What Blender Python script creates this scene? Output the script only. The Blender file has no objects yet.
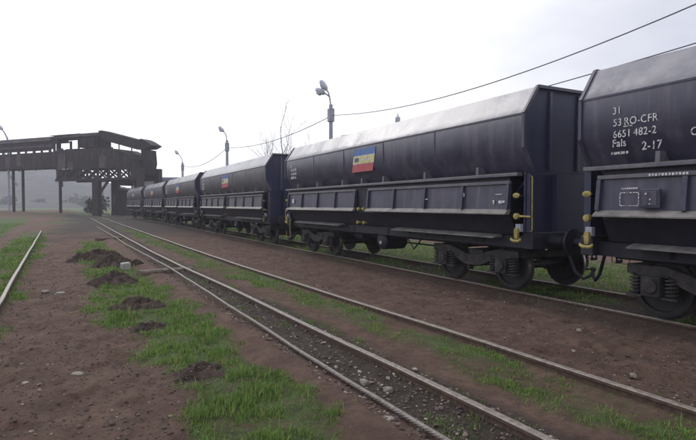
import bpy, bmesh, math, random
import numpy as np
from mathutils import Vector, Matrix
random.seed(7)
rng = np.random.default_rng(11)
S = bpy.context.scene
COL = S.collection
R = math.radians

# ------------------------------------------------------------------ camera
cam_d = bpy.data.cameras.new("camera")
cam_d.sensor_width = 36.0
cam_d.lens = 36.0 * 520 / 696
cam_d.clip_start = 0.05
cam_d.clip_end = 6000
cam = bpy.data.objects.new("camera", cam_d)
COL.objects.link(cam)
cam.location = (0, 0, 1.81)
cam.rotation_euler = (R(90 - 1.65), 0, -R(27.87))
S.camera = cam

# ------------------------------------------------------------------ world / sun / exposure
SUN_EL, SUN_AZ = 38.0, -14.0          # azimuth measured from +Y towards +X
w = bpy.data.worlds.new("World")
S.world = w
w.use_nodes = True
nt = w.node_tree
nt.nodes.clear()
def N(t, kind, **k):
    n = t.nodes.new(kind)
    for a, b in k.items():
        setattr(n, a, b)
    return n
out = N(nt, 'ShaderNodeOutputWorld')
bg = N(nt, 'ShaderNodeBackground')
bg.inputs['Strength'].default_value = 0.1
sky = N(nt, 'ShaderNodeTexSky', sky_type='NISHITA', sun_disc=False)
sky.sun_elevation = R(SUN_EL)
sky.sun_rotation = R(SUN_AZ)
tc = N(nt, 'ShaderNodeTexCoord')
mp = N(nt, 'ShaderNodeMapping')
mp.inputs['Scale'].default_value = (1.0, 1.0, 2.6)
nz = N(nt, 'ShaderNodeTexNoise')
nz.inputs['Scale'].default_value = 1.5
nz.inputs['Detail'].default_value = 6
nz.inputs['Roughness'].default_value = 0.5
ramp = N(nt, 'ShaderNodeValToRGB')
ramp.color_ramp.elements[0].position = 0.30
ramp.color_ramp.elements[0].color = (6.9, 7.05, 8.0, 1)
ramp.color_ramp.elements[1].position = 0.62
ramp.color_ramp.elements[1].color = (12.2, 12.2, 12.3, 1)
# brighter veil of cloud round the hidden sun
nrm = N(nt, 'ShaderNodeVectorMath', operation='NORMALIZE')
dot = N(nt, 'ShaderNodeVectorMath', operation='DOT_PRODUCT')
el, az = R(SUN_EL), R(SUN_AZ)
dot.inputs[1].default_value = (math.cos(el) * math.sin(az), math.cos(el) * math.cos(az), math.sin(el))
mr = N(nt, 'ShaderNodeMapRange')
mr.inputs['From Min'].default_value = 0.55
mr.inputs['From Max'].default_value = 1.0
mr.inputs['To Min'].default_value = 0.88
mr.inputs['To Max'].default_value = 1.35
sc = N(nt, 'ShaderNodeVectorMath', operation='SCALE')
mx = N(nt, 'ShaderNodeMixRGB')
mx.inputs['Fac'].default_value = 0.9
L = nt.links.new
L(tc.outputs['Generated'], mp.inputs['Vector'])
L(mp.outputs['Vector'], nz.inputs['Vector'])
L(nz.outputs['Fac'], ramp.inputs['Fac'])
L(tc.outputs['Generated'], nrm.inputs[0])
L(nrm.outputs['Vector'], dot.inputs[0])
L(dot.outputs['Value'], mr.inputs['Value'])
L(ramp.outputs['Color'], sc.inputs[0])
L(mr.outputs['Result'], sc.inputs['Scale'])
L(sky.outputs['Color'], mx.inputs['Color1'])
L(sc.outputs['Vector'], mx.inputs['Color2'])
L(mx.outputs['Color'], bg.inputs['Color'])
L(bg.outputs['Background'], out.inputs['Surface'])

sun_d = bpy.data.lights.new("sun", 'SUN')
sun_d.energy = 0.8
sun_d.angle = R(25)
sun_d.color = (1.0, 0.96, 0.9)
sun = bpy.data.objects.new("sun", sun_d)
COL.objects.link(sun)
sun.rotation_euler = Vector((-math.cos(el) * math.sin(az), -math.cos(el) * math.cos(az), -math.sin(el))).to_track_quat('-Z', 'Y').to_euler()
S.view_settings.view_transform = 'Standard'
S.view_settings.look = 'None'
S.view_settings.gamma = 1.0
S.view_settings.exposure = 0.28
S.cycles.volume_bounces = 3
S.cycles.max_bounces = 10
S.render.resolution_x, S.render.resolution_y = 1024, 647

# ------------------------------------------------------------------ helpers
def vnoise(x, y, seed=0):
    x = np.asarray(x, float) + seed * 17.31
    y = np.asarray(y, float) + seed * 9.77
    xi = np.floor(x); yi = np.floor(y)
    fx = x - xi; fy = y - yi
    fx = fx * fx * (3 - 2 * fx); fy = fy * fy * (3 - 2 * fy)
    def h(a, b):
        a = a.astype(np.int64); b = b.astype(np.int64)
        n = (a * 374761393 + b * 668265263 + seed * 1442695) & 0xffffffff
        n = ((n ^ (n >> 13)) * 1274126177) & 0xffffffff
        return ((n ^ (n >> 16)) & 0xffff) / 65535.0
    return (h(xi, yi) * (1 - fx) + h(xi + 1, yi) * fx) * (1 - fy) + (h(xi, yi + 1) * (1 - fx) + h(xi + 1, yi + 1) * fx) * fy
def fbm(x, y, s, oct=4, seed=0):
    v = 0; a = 0.5; t = 0
    for i in range(oct):
        v = v + a * vnoise(x / s * 2 ** i, y / s * 2 ** i, seed + i)
        t += a; a *= 0.5
    return v / t
def sstep(a, b, x):
    t = np.clip((x - a) / (b - a), 0, 1)
    return t * t * (3 - 2 * t)
def band(x, a, b, e=0.15):
    return sstep(a - e, a + e, x) * (1 - sstep(b - e, b + e, x))

class MB:
    """collects shapes; build() links them as one mesh object"""
    flip = False
    def __init__(s):
        s.v = []; s.f = []; s.sm = []
    def add(s, vs, fs, smooth=False):
        o = len(s.v)
        s.v += [tuple(p) for p in vs]
        s.f += [tuple(i + o for i in f) for f in fs]
        s.sm += [smooth] * len(fs)
        return s
    def box(s, x0, x1, y0, y1, z0, z1, M=None):
        p = [(x0, y0, z0), (x1, y0, z0), (x1, y1, z0), (x0, y1, z0), (x0, y0, z1), (x1, y0, z1), (x1, y1, z1), (x0, y1, z1)]
        if M: p = [M @ Vector(q) for q in p]
        return s.add(p, [(3, 2, 1, 0), (4, 5, 6, 7), (0, 1, 5, 4), (1, 2, 6, 5), (2, 3, 7, 6), (3, 0, 4, 7)])
    def prism(s, poly, axis, a, b, smooth=False):
        """poly: 2-D outline in the two other axes, extruded along axis from a to b"""
        def P(u, v, t):
            return {'x': (t, u, v), 'y': (u, t, v), 'z': (u, v, t)}[axis]
        n = len(poly)
        vs = [P(u, v, a) for u, v in poly] + [P(u, v, b) for u, v in poly]
        fs = [tuple(range(n))[::-1], tuple(range(n, 2 * n))] + [(i, (i + 1) % n, n + (i + 1) % n, n + i) for i in range(n)]
        return s.add(vs, fs, smooth)
    def sheet(s, prof, ya, yb, t=0.012):
        """open profile in (x,z) extruded along y as a plate of thickness t"""
        n = len(prof)
        off = []
        for i in range(n):
            a = Vector(prof[max(i - 1, 0)]); b = Vector(prof[min(i + 1, n - 1)])
            d = (b - a).normalized()
            off.append((prof[i][0] - d.y * t, prof[i][1] + d.x * t))
        return s.prism(list(prof) + off[::-1], 'y', ya, yb)
    def tube(s, pts, r, n=8, closed=False, smooth=True):
        pts = [Vector(p) for p in pts]
        m = len(pts)
        rr = r if isinstance(r, (list, tuple)) else [r] * m
        vs = []; prev = None
        for i, p in enumerate(pts):
            d = (pts[min(i + 1, m - 1)] - pts[max(i - 1, 0)]).normalized()
            up = Vector((0, 0, 1)) if abs(d.z) < 0.95 else Vector((1, 0, 0))
            a = d.cross(up).normalized() if prev is None else (prev - d * prev.dot(d)).normalized()
            prev = a
            b = d.cross(a)
            vs += [p + (a * math.cos(2 * math.pi * k / n) + b * math.sin(2 * math.pi * k / n)) * rr[i] for k in range(n)]
        fs = [(i * n + k, i * n + (k + 1) % n, (i + 1) * n + (k + 1) % n, (i + 1) * n + k) for i in range(m - 1) for k in range(n)]
        fs += [tuple(range(n))[::-1], tuple(range((m - 1) * n, m * n))]
        return s.add(vs, fs, smooth)
    def bar(s, a, b, w, h=None):
        """rectangular bar between two points"""
        h = h or w
        a = Vector(a); b = Vector(b); d = (b - a)
        ln = d.length; d.normalize()
        up = Vector((0, 0, 1)) if abs(d.z) < 0.98 else Vector((0, 1, 0))
        x = d.cross(up).normalized(); z = x.cross(d)
        M = Matrix((x, d, z)).transposed().to_4x4(); M.translation = a
        return s.box(-w / 2, w / 2, 0, ln, -h / 2, h / 2, M)
    def lathe(s, prof, axis_o, axis, n=24, smooth=True):
        """prof: list of (along, radius)"""
        o = Vector(axis_o); d = Vector(axis).normalized()
        up = Vector((0, 0, 1)) if abs(d.z) < 0.9 else Vector((0, 1, 0))
        a = d.cross(up).normalized(); b = d.cross(a)
        vs = []
        for t, r in prof:
            vs += [o + d * t + (a * math.cos(2 * math.pi * k / n) + b * math.sin(2 * math.pi * k / n)) * r for k in range(n)]
        m = len(prof)
        fs = [(i * n + k, i * n + (k + 1) % n, (i + 1) * n + (k + 1) % n, (i + 1) * n + k) for i in range(m - 1) for k in range(n)]
        fs += [tuple(range(n))[::-1], tuple(range((m - 1) * n, m * n))]
        return s.add(vs, fs, smooth)
    def build(s, name, mat, parent=None, bevel=0.0, loc=None):
        me = bpy.data.meshes.new(name)
        me.from_pydata(s.v, [], s.f)
        me.polygons.foreach_set('use_smooth', s.sm)
        if any(s.sm):
            try: me.set_sharp_from_angle(angle=R(40))
            except Exception: pass
        if MB.flip: me.transform(Matrix.Diagonal((1, -1, 1, 1)))
        bm = bmesh.new(); bm.from_mesh(me)
        bmesh.ops.recalc_face_normals(bm, faces=bm.faces)
        if bevel:
            bmesh.ops.bevel(bm, geom=[e for e in bm.edges if e.is_manifold and e.calc_face_angle(0) > 0.6], offset=bevel, segments=1, affect='EDGES', clamp_overlap=True)
        bm.to_mesh(me); bm.free()
        me.materials.append(mat)
        o = bpy.data.objects.new(name, me)
        COL.objects.link(o)
        if parent: o.parent = parent
        if loc: o.location = loc
        if name in ('stencil_mark', 'emblem_letters', 'weld_seam', 'box_screw', 'strut', 'hanging_debris', 'stiffener', 'bunker_stiffener', 'stem'): o['kind'] = 'stuff'
        return o

def tag(o, label=None, cat=None, group=None, kind=None):
    if label: o['label'] = label
    if cat: o['category'] = cat
    if group: o['group'] = group
    if kind: o['kind'] = kind
    return o
def empty(name, loc, rz=0):
    o = bpy.data.objects.new(name, None)
    COL.objects.link(o)
    o.location = loc; o.rotation_euler = (0, 0, rz)
    o.empty_display_size = 0.3
    return o
def copy_tree(o, parent=None):
    c = o.copy()
    COL.objects.link(c)
    c.parent = parent
    for ch in list(o.children):
        if not ch.get('own'): copy_tree(ch, c)
    return c
def raw_mesh(name, v, f4, mat, attrs=None, smooth=False):
    """fast numpy mesh; f4: int array (n,3) or (n,4), or a list of such"""
    fl = f4 if isinstance(f4, list) else [f4]
    me = bpy.data.meshes.new(name)
    me.vertices.add(len(v)); me.vertices.foreach_set('co', np.asarray(v, np.float32).ravel())
    nl = sum(a.size for a in fl); npoly = sum(len(a) for a in fl)
    me.loops.add(nl); me.polygons.add(npoly)
    me.loops.foreach_set('vertex_index', np.concatenate([a.ravel() for a in fl]).astype(np.int32))
    tot = np.concatenate([np.full(len(a), a.shape[1]) for a in fl])
    st = np.concatenate([[0], np.cumsum(tot)[:-1]])
    me.polygons.foreach_set('loop_start', st.astype(np.int32))
    me.polygons.foreach_set('loop_total', tot.astype(np.int32))
    me.polygons.foreach_set('use_smooth', np.full(npoly, smooth))
    me.update(); me.validate()
    for k, a in (attrs or {}).items():
        at = me.attributes.new(k, 'FLOAT', 'POINT')
        at.data.foreach_set('value', np.asarray(a, np.float32))
    me.materials.append(mat)
    o = bpy.data.objects.new(name, me)
    COL.objects.link(o)
    return o

def mat(name, c1, c2=None, rough=0.6, metal=0.0, scale=3.0, bump=0.0, bscale=40.0, spec=0.5, streak=None, c3=None, lo=0.35, hi=0.65):
    """two-tone noise material, optionally with vertical streaks of dirt c3"""
    m = bpy.data.materials.new(name); m.use_nodes = True
    t = m.node_tree; b = t.nodes['Principled BSDF']
    b.inputs['Roughness'].default_value = rough
    b.inputs['Metallic'].default_value = metal
    b.inputs['Specular IOR Level'].default_value = spec
    c2 = c2 or c1
    tcn = N(t, 'ShaderNodeTexCoord'); n = N(t, 'ShaderNodeTexNoise')
    n.inputs['Scale'].default_value = scale; n.inputs['Detail'].default_value = 8; n.inputs['Roughness'].default_value = 0.62
    t.links.new(tcn.outputs['Object'], n.inputs['Vector'])
    r = N(t, 'ShaderNodeValToRGB')
    r.color_ramp.elements[0].position = lo; r.color_ramp.elements[0].color = (*c1, 1)
    r.color_ramp.elements[1].position = hi; r.color_ramp.elements[1].color = (*c2, 1)
    t.links.new(n.outputs['Fac'], r.inputs['Fac'])
    col = r.outputs['Color']
    if streak:
        mpn = N(t, 'ShaderNodeMapping'); mpn.inputs['Scale'].default_value = streak
        n2 = N(t, 'ShaderNodeTexNoise'); n2.inputs['Scale'].default_value = 1.0; n2.inputs['Detail'].default_value = 6; n2.inputs['Roughness'].default_value = 0.65
        t.links.new(tcn.outputs['Object'], mpn.inputs['Vector']); t.links.new(mpn.outputs['Vector'], n2.inputs['Vector'])
        r2 = N(t, 'ShaderNodeValToRGB'); r2.color_ramp.elements[0].position = 0.48; r2.color_ramp.elements[1].position = 0.78
        r2.color_ramp.elements[1].color = (0.75, 0.75, 0.75, 1)
        t.links.new(n2.outputs['Fac'], r2.inputs['Fac'])
        mxn = N(t, 'ShaderNodeMixRGB'); mxn.inputs['Color2'].default_value = (*c3, 1)
        t.links.new(r2.outputs['Color'], mxn.inputs['Fac']); t.links.new(col, mxn.inputs['Color1'])
        col = mxn.outputs['Color']
        mr2 = N(t, 'ShaderNodeMapRange'); mr2.inputs['To Min'].default_value = rough - 0.06; mr2.inputs['To Max'].default_value = min(rough + 0.22, 1)
        t.links.new(n2.outputs['Fac'], mr2.inputs['Value']); t.links.new(mr2.outputs['Result'], b.inputs['Roughness'])
    t.links.new(col, b.inputs['Base Color'])
    if bump:
        n3 = N(t, 'ShaderNodeTexNoise'); n3.inputs['Scale'].default_value = bscale; n3.inputs['Detail'].default_value = 5
        t.links.new(tcn.outputs['Object'], n3.inputs['Vector'])
        bp = N(t, 'ShaderNodeBump'); bp.inputs['Strength'].default_value = 1.0; bp.inputs['Distance'].default_value = bump
        t.links.new(n3.outputs['Fac'], bp.inputs['Height']); t.links.new(bp.outputs['Normal'], b.inputs['Normal'])
    return m

M_body = mat('wagon_paint', (0.034, 0.034, 0.064), (0.060, 0.058, 0.096), rough=0.33, scale=1.3, bump=0.012, bscale=1.6, streak=(5.5, 5.5, 0.55), c3=(0.13, 0.118, 0.14))
M_slope = mat('sky_sheen_slope_paint', (0.13, 0.13, 0.17), (0.24, 0.235, 0.27), rough=0.20, scale=1.1, bump=0.03, bscale=1.1, streak=(1.3, 0.9, 1.3), c3=(0.38, 0.37, 0.39))  # sky reflection on the upper slopes painted in as paler, blotchy colour
M_bodyd = mat('dusty_wagon_paint', (0.060, 0.059, 0.080), (0.105, 0.099, 0.112), rough=0.5, scale=1.3, bump=0.008, bscale=1.6, streak=(5, 5, 0.6), c3=(0.17, 0.155, 0.145))
M_ledge = mat('pale_ledge_paint', (0.075, 0.073, 0.098), (0.14, 0.133, 0.155), rough=0.45, scale=3, bump=0.002, bscale=40)
M_end = mat('shaded_end_paint', (0.012, 0.016, 0.050), (0.023, 0.027, 0.068), rough=0.42, scale=2.0, bump=0.006, bscale=2.0, streak=(4, 4, 0.4), c3=(0.05, 0.05, 0.085))  # darker than the sides: shade on the wagon ends put into the paint
M_frame = mat('wagon_frame_paint', (0.024, 0.026, 0.055), (0.048, 0.048, 0.085), rough=0.45, scale=5, bump=0.003, bscale=30)
M_lip = mat('light_catching_lip_paint', (0.085, 0.08, 0.085), (0.20, 0.185, 0.18), rough=0.6, scale=4, bump=0.002, bscale=60)  # pale tone paints in the light that upturned lips catch
M_under = mat('shade_dark_underframe', (0.005, 0.006, 0.015), (0.014, 0.014, 0.026), rough=0.6, scale=5, bump=0.004, bscale=25)  # shade beneath the wagons is put into this near-black navy
M_bogie = mat('dusty_bogie_iron', (0.009, 0.009, 0.012), (0.050, 0.042, 0.040), rough=0.75, scale=7, bump=0.004, bscale=30)
M_wheel = mat('wheel_steel', (0.009, 0.009, 0.012), (0.024, 0.021, 0.022), rough=0.6, scale=6)
M_tread = mat('bright_wheel_tread', (0.20, 0.19, 0.18), (0.30, 0.28, 0.26), rough=0.35, metal=0.8, scale=8)
M_yellowd = mat('grimy_yellow_paint', (0.06, 0.05, 0.03), (0.16, 0.13, 0.06), rough=0.7, scale=8)
M_yellow = mat('worn_yellow_paint', (0.20, 0.165, 0.05), (0.42, 0.34, 0.10), rough=0.65, scale=12, streak=(20, 20, 9), c3=(0.12, 0.10, 0.06))
M_white = mat('white_stencil_paint', (0.10, 0.10, 0.13), (0.66, 0.66, 0.68), rough=0.6, scale=26, lo=0.36, hi=0.52)
M_blue = mat('logo_blue_paint', (0.06, 0.14, 0.38), (0.10, 0.18, 0.40), rough=0.5, scale=10, streak=(9, 9, 4), c3=(0.11, 0.105, 0.125))
M_logoyel = mat('logo_yellow_paint', (0.62, 0.56, 0.12), (0.62, 0.58, 0.28), rough=0.5, scale=9, streak=(9, 9, 4), c3=(0.11, 0.105, 0.125))
M_red = mat('logo_red_paint', (0.42, 0.05, 0.06), (0.40, 0.09, 0.10), rough=0.5, scale=10, streak=(9, 9, 4), c3=(0.11, 0.105, 0.125))
M_logodk = mat('logo_emblem_paint', (0.06, 0.09, 0.16), rough=0.5)
M_railtop = mat('worn_rail_head', (0.11, 0.09, 0.078), (0.26, 0.225, 0.195), rough=0.5, metal=0.0, scale=18)
M_railrust = mat('rusty_rail_web', (0.055, 0.034, 0.026), (0.115, 0.075, 0.056), rough=0.9, scale=14, bump=0.002, bscale=60)
M_rope = mat('steel_rope', (0.12, 0.105, 0.095), (0.23, 0.205, 0.19), rough=0.6, metal=0.2, scale=25)
M_wood = mat('weathered_timber', (0.085, 0.07, 0.06), (0.19, 0.155, 0.13), rough=0.9, scale=9, bump=0.01, bscale=22, streak=(3, 40, 40), c3=(0.05, 0.035, 0.03))
M_woodred = mat('rusty_dark_timber', (0.075, 0.045, 0.04), (0.13, 0.075, 0.06), rough=0.9, scale=9, bump=0.01, bscale=22)
M_stone = mat('pale_stone', (0.15, 0.13, 0.115), (0.32, 0.285, 0.25), rough=0.9, scale=9, bump=0.006, bscale=35)
M_concrete = mat('concrete', (0.26, 0.25, 0.24), (0.36, 0.35, 0.335), rough=0.85, scale=3, bump=0.004, bscale=30)
M_gantry = mat('sooty_rusted_steel', (0.012, 0.010, 0.014), (0.034, 0.024, 0.024), rough=0.9, scale=0.9, streak=(1.2, 1.2, .25), c3=(0.055, 0.034, 0.028))
M_gantry2 = mat('faded_gantry_cladding', (0.036, 0.031, 0.037), (0.085, 0.066, 0.066), rough=0.85, scale=0.5, streak=(.8, .8, .3), c3=(0.12, 0.08, 0.06))
M_post = mat('galvanised_pole', (0.24, 0.25, 0.32), (0.33, 0.34, 0.41), rough=0.6, scale=4)
M_lamp = mat('lamp_housing', (0.42, 0.43, 0.52), (0.5, 0.51, 0.6), rough=0.45, scale=4)
M_lens = mat('lamp_lens', (0.42, 0.43, 0.48), (0.5, 0.5, 0.55), rough=0.2)
M_wire = mat('grey_cable', (0.10, 0.10, 0.12), rough=0.6)
M_bark = mat('grey_bark', (0.17, 0.16, 0.165), (0.26, 0.24, 0.25), rough=0.9, scale=3)
M_roofblue = mat('blue_grey_sheet_roof', (0.15, 0.18, 0.25), (0.2, 0.23, 0.3), rough=0.5, scale=1)
M_plaster = mat('grey_plaster', (0.22, 0.22, 0.24), (0.3, 0.3, 0.31), rough=0.9, scale=0.6)
M_dark = mat('dark_window', (0.02, 0.02, 0.025), rough=0.3)

# ------------------------------------------------------------------ ground (one sheet)
YT = [-60, 0, 4.5, 7, 10.6, 15, 20, 40, 60, 110]
XT = [3.95, 3.80, 3.74, 3.66, 3.56, 3.38, 3.28, 3.08, 2.9, 2.5]
def track_x(y): return np.interp(y, YT, XT)
def train_x(y): return 8.46 - 0.0007 * np.maximum(0, np.asarray(y, float) - 45) ** 2
def left_rail_x(y): return np.interp(y, [-10, 11, 16.7, 34.6, 60], [-0.95, -1.14, -1.30, -1.72, -2.4])
def rope_x(y): return np.interp(y, [-10, 0, 3, 6, 9, 12, 15, 22, 31, 60], [2.66, 2.49, 2.44, 2.385, 2.33, 2.28, 2.23, 2.12, 1.97, 1.5])

MOUNDS = [(0.72, 19.0, 0.72, 0.50, 0.30), (0.98, 16.6, 0.70, 0.46, 0.27), (0.78, 13.05, 0.60, 0.46, 0.25), (1.00, 9.65, 0.50, 0.40, 0.19), (1.14, 5.55, 0.32, 0.24, 0.09), (0.95, 8.05, 0.30, 0.20, 0.075)]

def grass_mask(x, y):
    e = (fbm(x, y, 1.1, 4, 3) - 0.5)
    e2 = (fbm(x, y, 0.45, 3, 9) - 0.5)
    xx = x + e * 0.95 + e2 * 0.40
    t1 = track_x(y); tr = train_x(y)
    # strip between the footpath and the rope
    inner = np.interp(y, [0, 4.5, 6.5, 9, 12, 18, 26, 34], [0.95, 0.85, 0.72, 0.5, 0.30, 0.15, 0.2, 0.5])
    outer = np.interp(y, [0, 3.5, 4.5, 7.5, 13.3, 20, 30], [1.75, 1.80, 1.90, 1.80, 1.60, 1.45, 1.2])
    g = band(xx, inner, outer, 0.14) * (1 - sstep(24, 33, y)) * (0.62 + 0.38 * sstep(0.3, 0.6, fbm(x, y, 0.7, 3, 21) + 0.12))
    # in track 1: grass against its right hand rail, sparse elsewhere
    g = np.maximum(g, band(xx, t1 - 0.10, t1 + 0.78, 0.18) * (0.45 + 0.55 * sstep(0.38, 0.6, fbm(x, y, 1.4, 3, 5))) * (1 - 0.7 * sstep(26, 50, y)))
    g = np.maximum(g, 0.40 * band(xx, t1 - 1.3, t1 - 0.80, 0.15) * sstep(0.50, 0.68, fbm(x, y, 0.8, 3, 26)))
    g = np.maximum(g, 0.50 * band(xx, t1 - 0.72, t1 - 0.45, 0.12) * sstep(0.42, 0.62, fbm(x, y, 0.9, 3, 6)))
    g = np.maximum(g, 0.62 * band(xx, t1 + 0.80, t1 + 1.0, 0.12) * sstep(0.42, 0.65, fbm(x, y, 1.3, 3, 8)))
    # under and beyond the train
    g = np.maximum(g, band(xx, tr - 0.6, tr + 0.65, 0.12) * 0.9 * sstep(0.28, 0.5, fbm(x, y, 1.6, 3, 12)) * (1 - sstep(26, 50, y)))
    g = np.maximum(g, 0.35 * band(xx, tr - 1.1, tr - 0.85, 0.12) * sstep(0.45, 0.65, fbm(x, y, 1.0, 3, 14)))
    g = np.maximum(g, sstep(tr + 0.9, tr + 1.4, xx) * (0.75 + 0.25 * fbm(x, y, 3, 3, 15)) * (1 - band(xx, 15.0, 18.0, 0.6)))
    # either side of the left rail and the field further left
    lr = left_rail_x(y)
    g = np.maximum(g, band(xx, lr - 1.1, lr + 0.32, 0.2) * (0.4 + 0.6 * sstep(0.34, 0.55, fbm(x, y, 1.2, 3, 17))) * (1 - sstep(32, 46, y)) * sstep(6.5, 9.5, y))
    g = np.maximum(g, (1 - sstep(-3.6, -3.0, xx + 0.025 * (y - 20))) * (0.7 + 0.3 * fbm(x, y, 4, 3, 18)) * (1 - 0.75 * sstep(60, 95, y)))
    g = np.maximum(g, 0.60 * band(y, 40, 92, 5) * band(xx, -3.2, 0.5, .5) * sstep(0.45, 0.62, fbm(x, y, 3.5, 3, 27)))
    g = np.maximum(g, 0.45 * band(y, 88, 135, 6) * sstep(0.40, 0.62, fbm(x, y, 5, 3, 19)))
    g = np.maximum(g, 0.55 * sstep(140, 170, y) * sstep(0.3, 0.6, fbm(x, y, 25, 3, 20)))
    return np.clip(g, 0, 1)
def coal_and_shade_mask(x, y):
    e = fbm(x, y, 2.5, 4, 31) - 0.5
    c = sstep(26, 42, y + e * 18) * (1 - sstep(105, 125, y)) * band(x + e * 3, -1.2, 12, 1.2)
    c = np.maximum(c, 0.9 * band(x + e * 0.4, rope_x(y) + 0.08, track_x(y) - 0.35, 0.16))
    c = np.maximum(c, 0.55 * band(x + e * 0.5, train_x(y) - 1.25, train_x(y) + 1.1, 0.25))  # shade under the train painted as a darker strip of ground
    return np.clip(c, 0, 1)
def ground_z(x, y, fine=True):
    d = np.hypot(x, y)
    z = (fbm(x, y, 6.0, 3, 41) - 0.5) * 0.08
    near = 1 - sstep(25, 60, d)
    g = grass_mask(x, y)
    path = band(x, -0.95, 0.9, 0.3)
    road = band(x, 4.9, 7.2, 0.3)
    rough = 0.35 + 0.65 * np.maximum(path, road)
    h = (fbm(x, y, 0.55, 3, 42) - 0.5) * 0.10 + (fbm(x, y, 0.16, 3, 44) - 0.5) * 0.055
    pits = sstep(0.60, 0.74, fbm(x * 0.8, y, 0.24, 2, 47))
    h = h - pits * 0.035
    z = z + h * rough * near
    z = z + g * 0.02 * near
    z = z - 0.03 * band(x, rope_x(y) + 0.15, track_x(y) - 0.8, 0.12)           # the ballast lies lower along the rope
    z = z + 0.05 * band(x, rope_x(y) - 0.55, rope_x(y) - 0.12, 0.12) * near
    # rails lie in almost level strips
    for rx, zr in ((track_x(y) - 0.75, .03), (track_x(y) + 0.75, .04), (train_x(y) - 0.75, .065), (train_x(y) + 0.75, .06), (left_rail_x(y), .03)):
        k = 1 - sstep(0.05, 0.22, np.abs(x - rx))
        z = z * (1 - k) + k * zr
    z = z - 0.05 * sstep(1.6, 0.2, d)
    # low bank and spoil in front of the gallery
    bank = band(y, 96, 150, 14) * (1 - sstep(-2, 6, x + (fbm(x, y, 8, 3, 51) - 0.5) * 8))
    z = z + bank * (0.35 + 0.5 * fbm(x, y, 6, 3, 52))
    return z
def grid_axis(lo, a, b, hi, step, grow):
    mid = list(np.arange(a, b, step))
    r = [b]; s = step
    while r[-1] < hi: s *= grow; r.append(r[-1] + s)
    l = [a]; s = step
    while l[-1] > lo: s *= grow; l.append(l[-1] - s)
    return np.array(l[1:][::-1] + mid + r)
gx = grid_axis(-800, -2.6, 7.8, 800, 0.042, 1.09)
ys = [1.6]
while ys[-1] < 70: ys.append(ys[-1] * 1.0085 + 0.006)
while ys[-1] < 850: ys.append(ys[-1] * 1.05)
gy = np.array([-60, -30, -15, -8, -4, -2, -1, 0, .6, 1.1] + ys)
GX, GY = np.meshgrid(gx, gy)
GZ = ground_z(GX, GY)
nx, ny = len(gx), len(gy)
idx = np.arange(nx * ny).reshape(ny, nx)
quads = np.stack([idx[:-1, :-1], idx[:-1, 1:], idx[1:, 1:], idx[1:, :-1]], -1).reshape(-1, 4)

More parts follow.
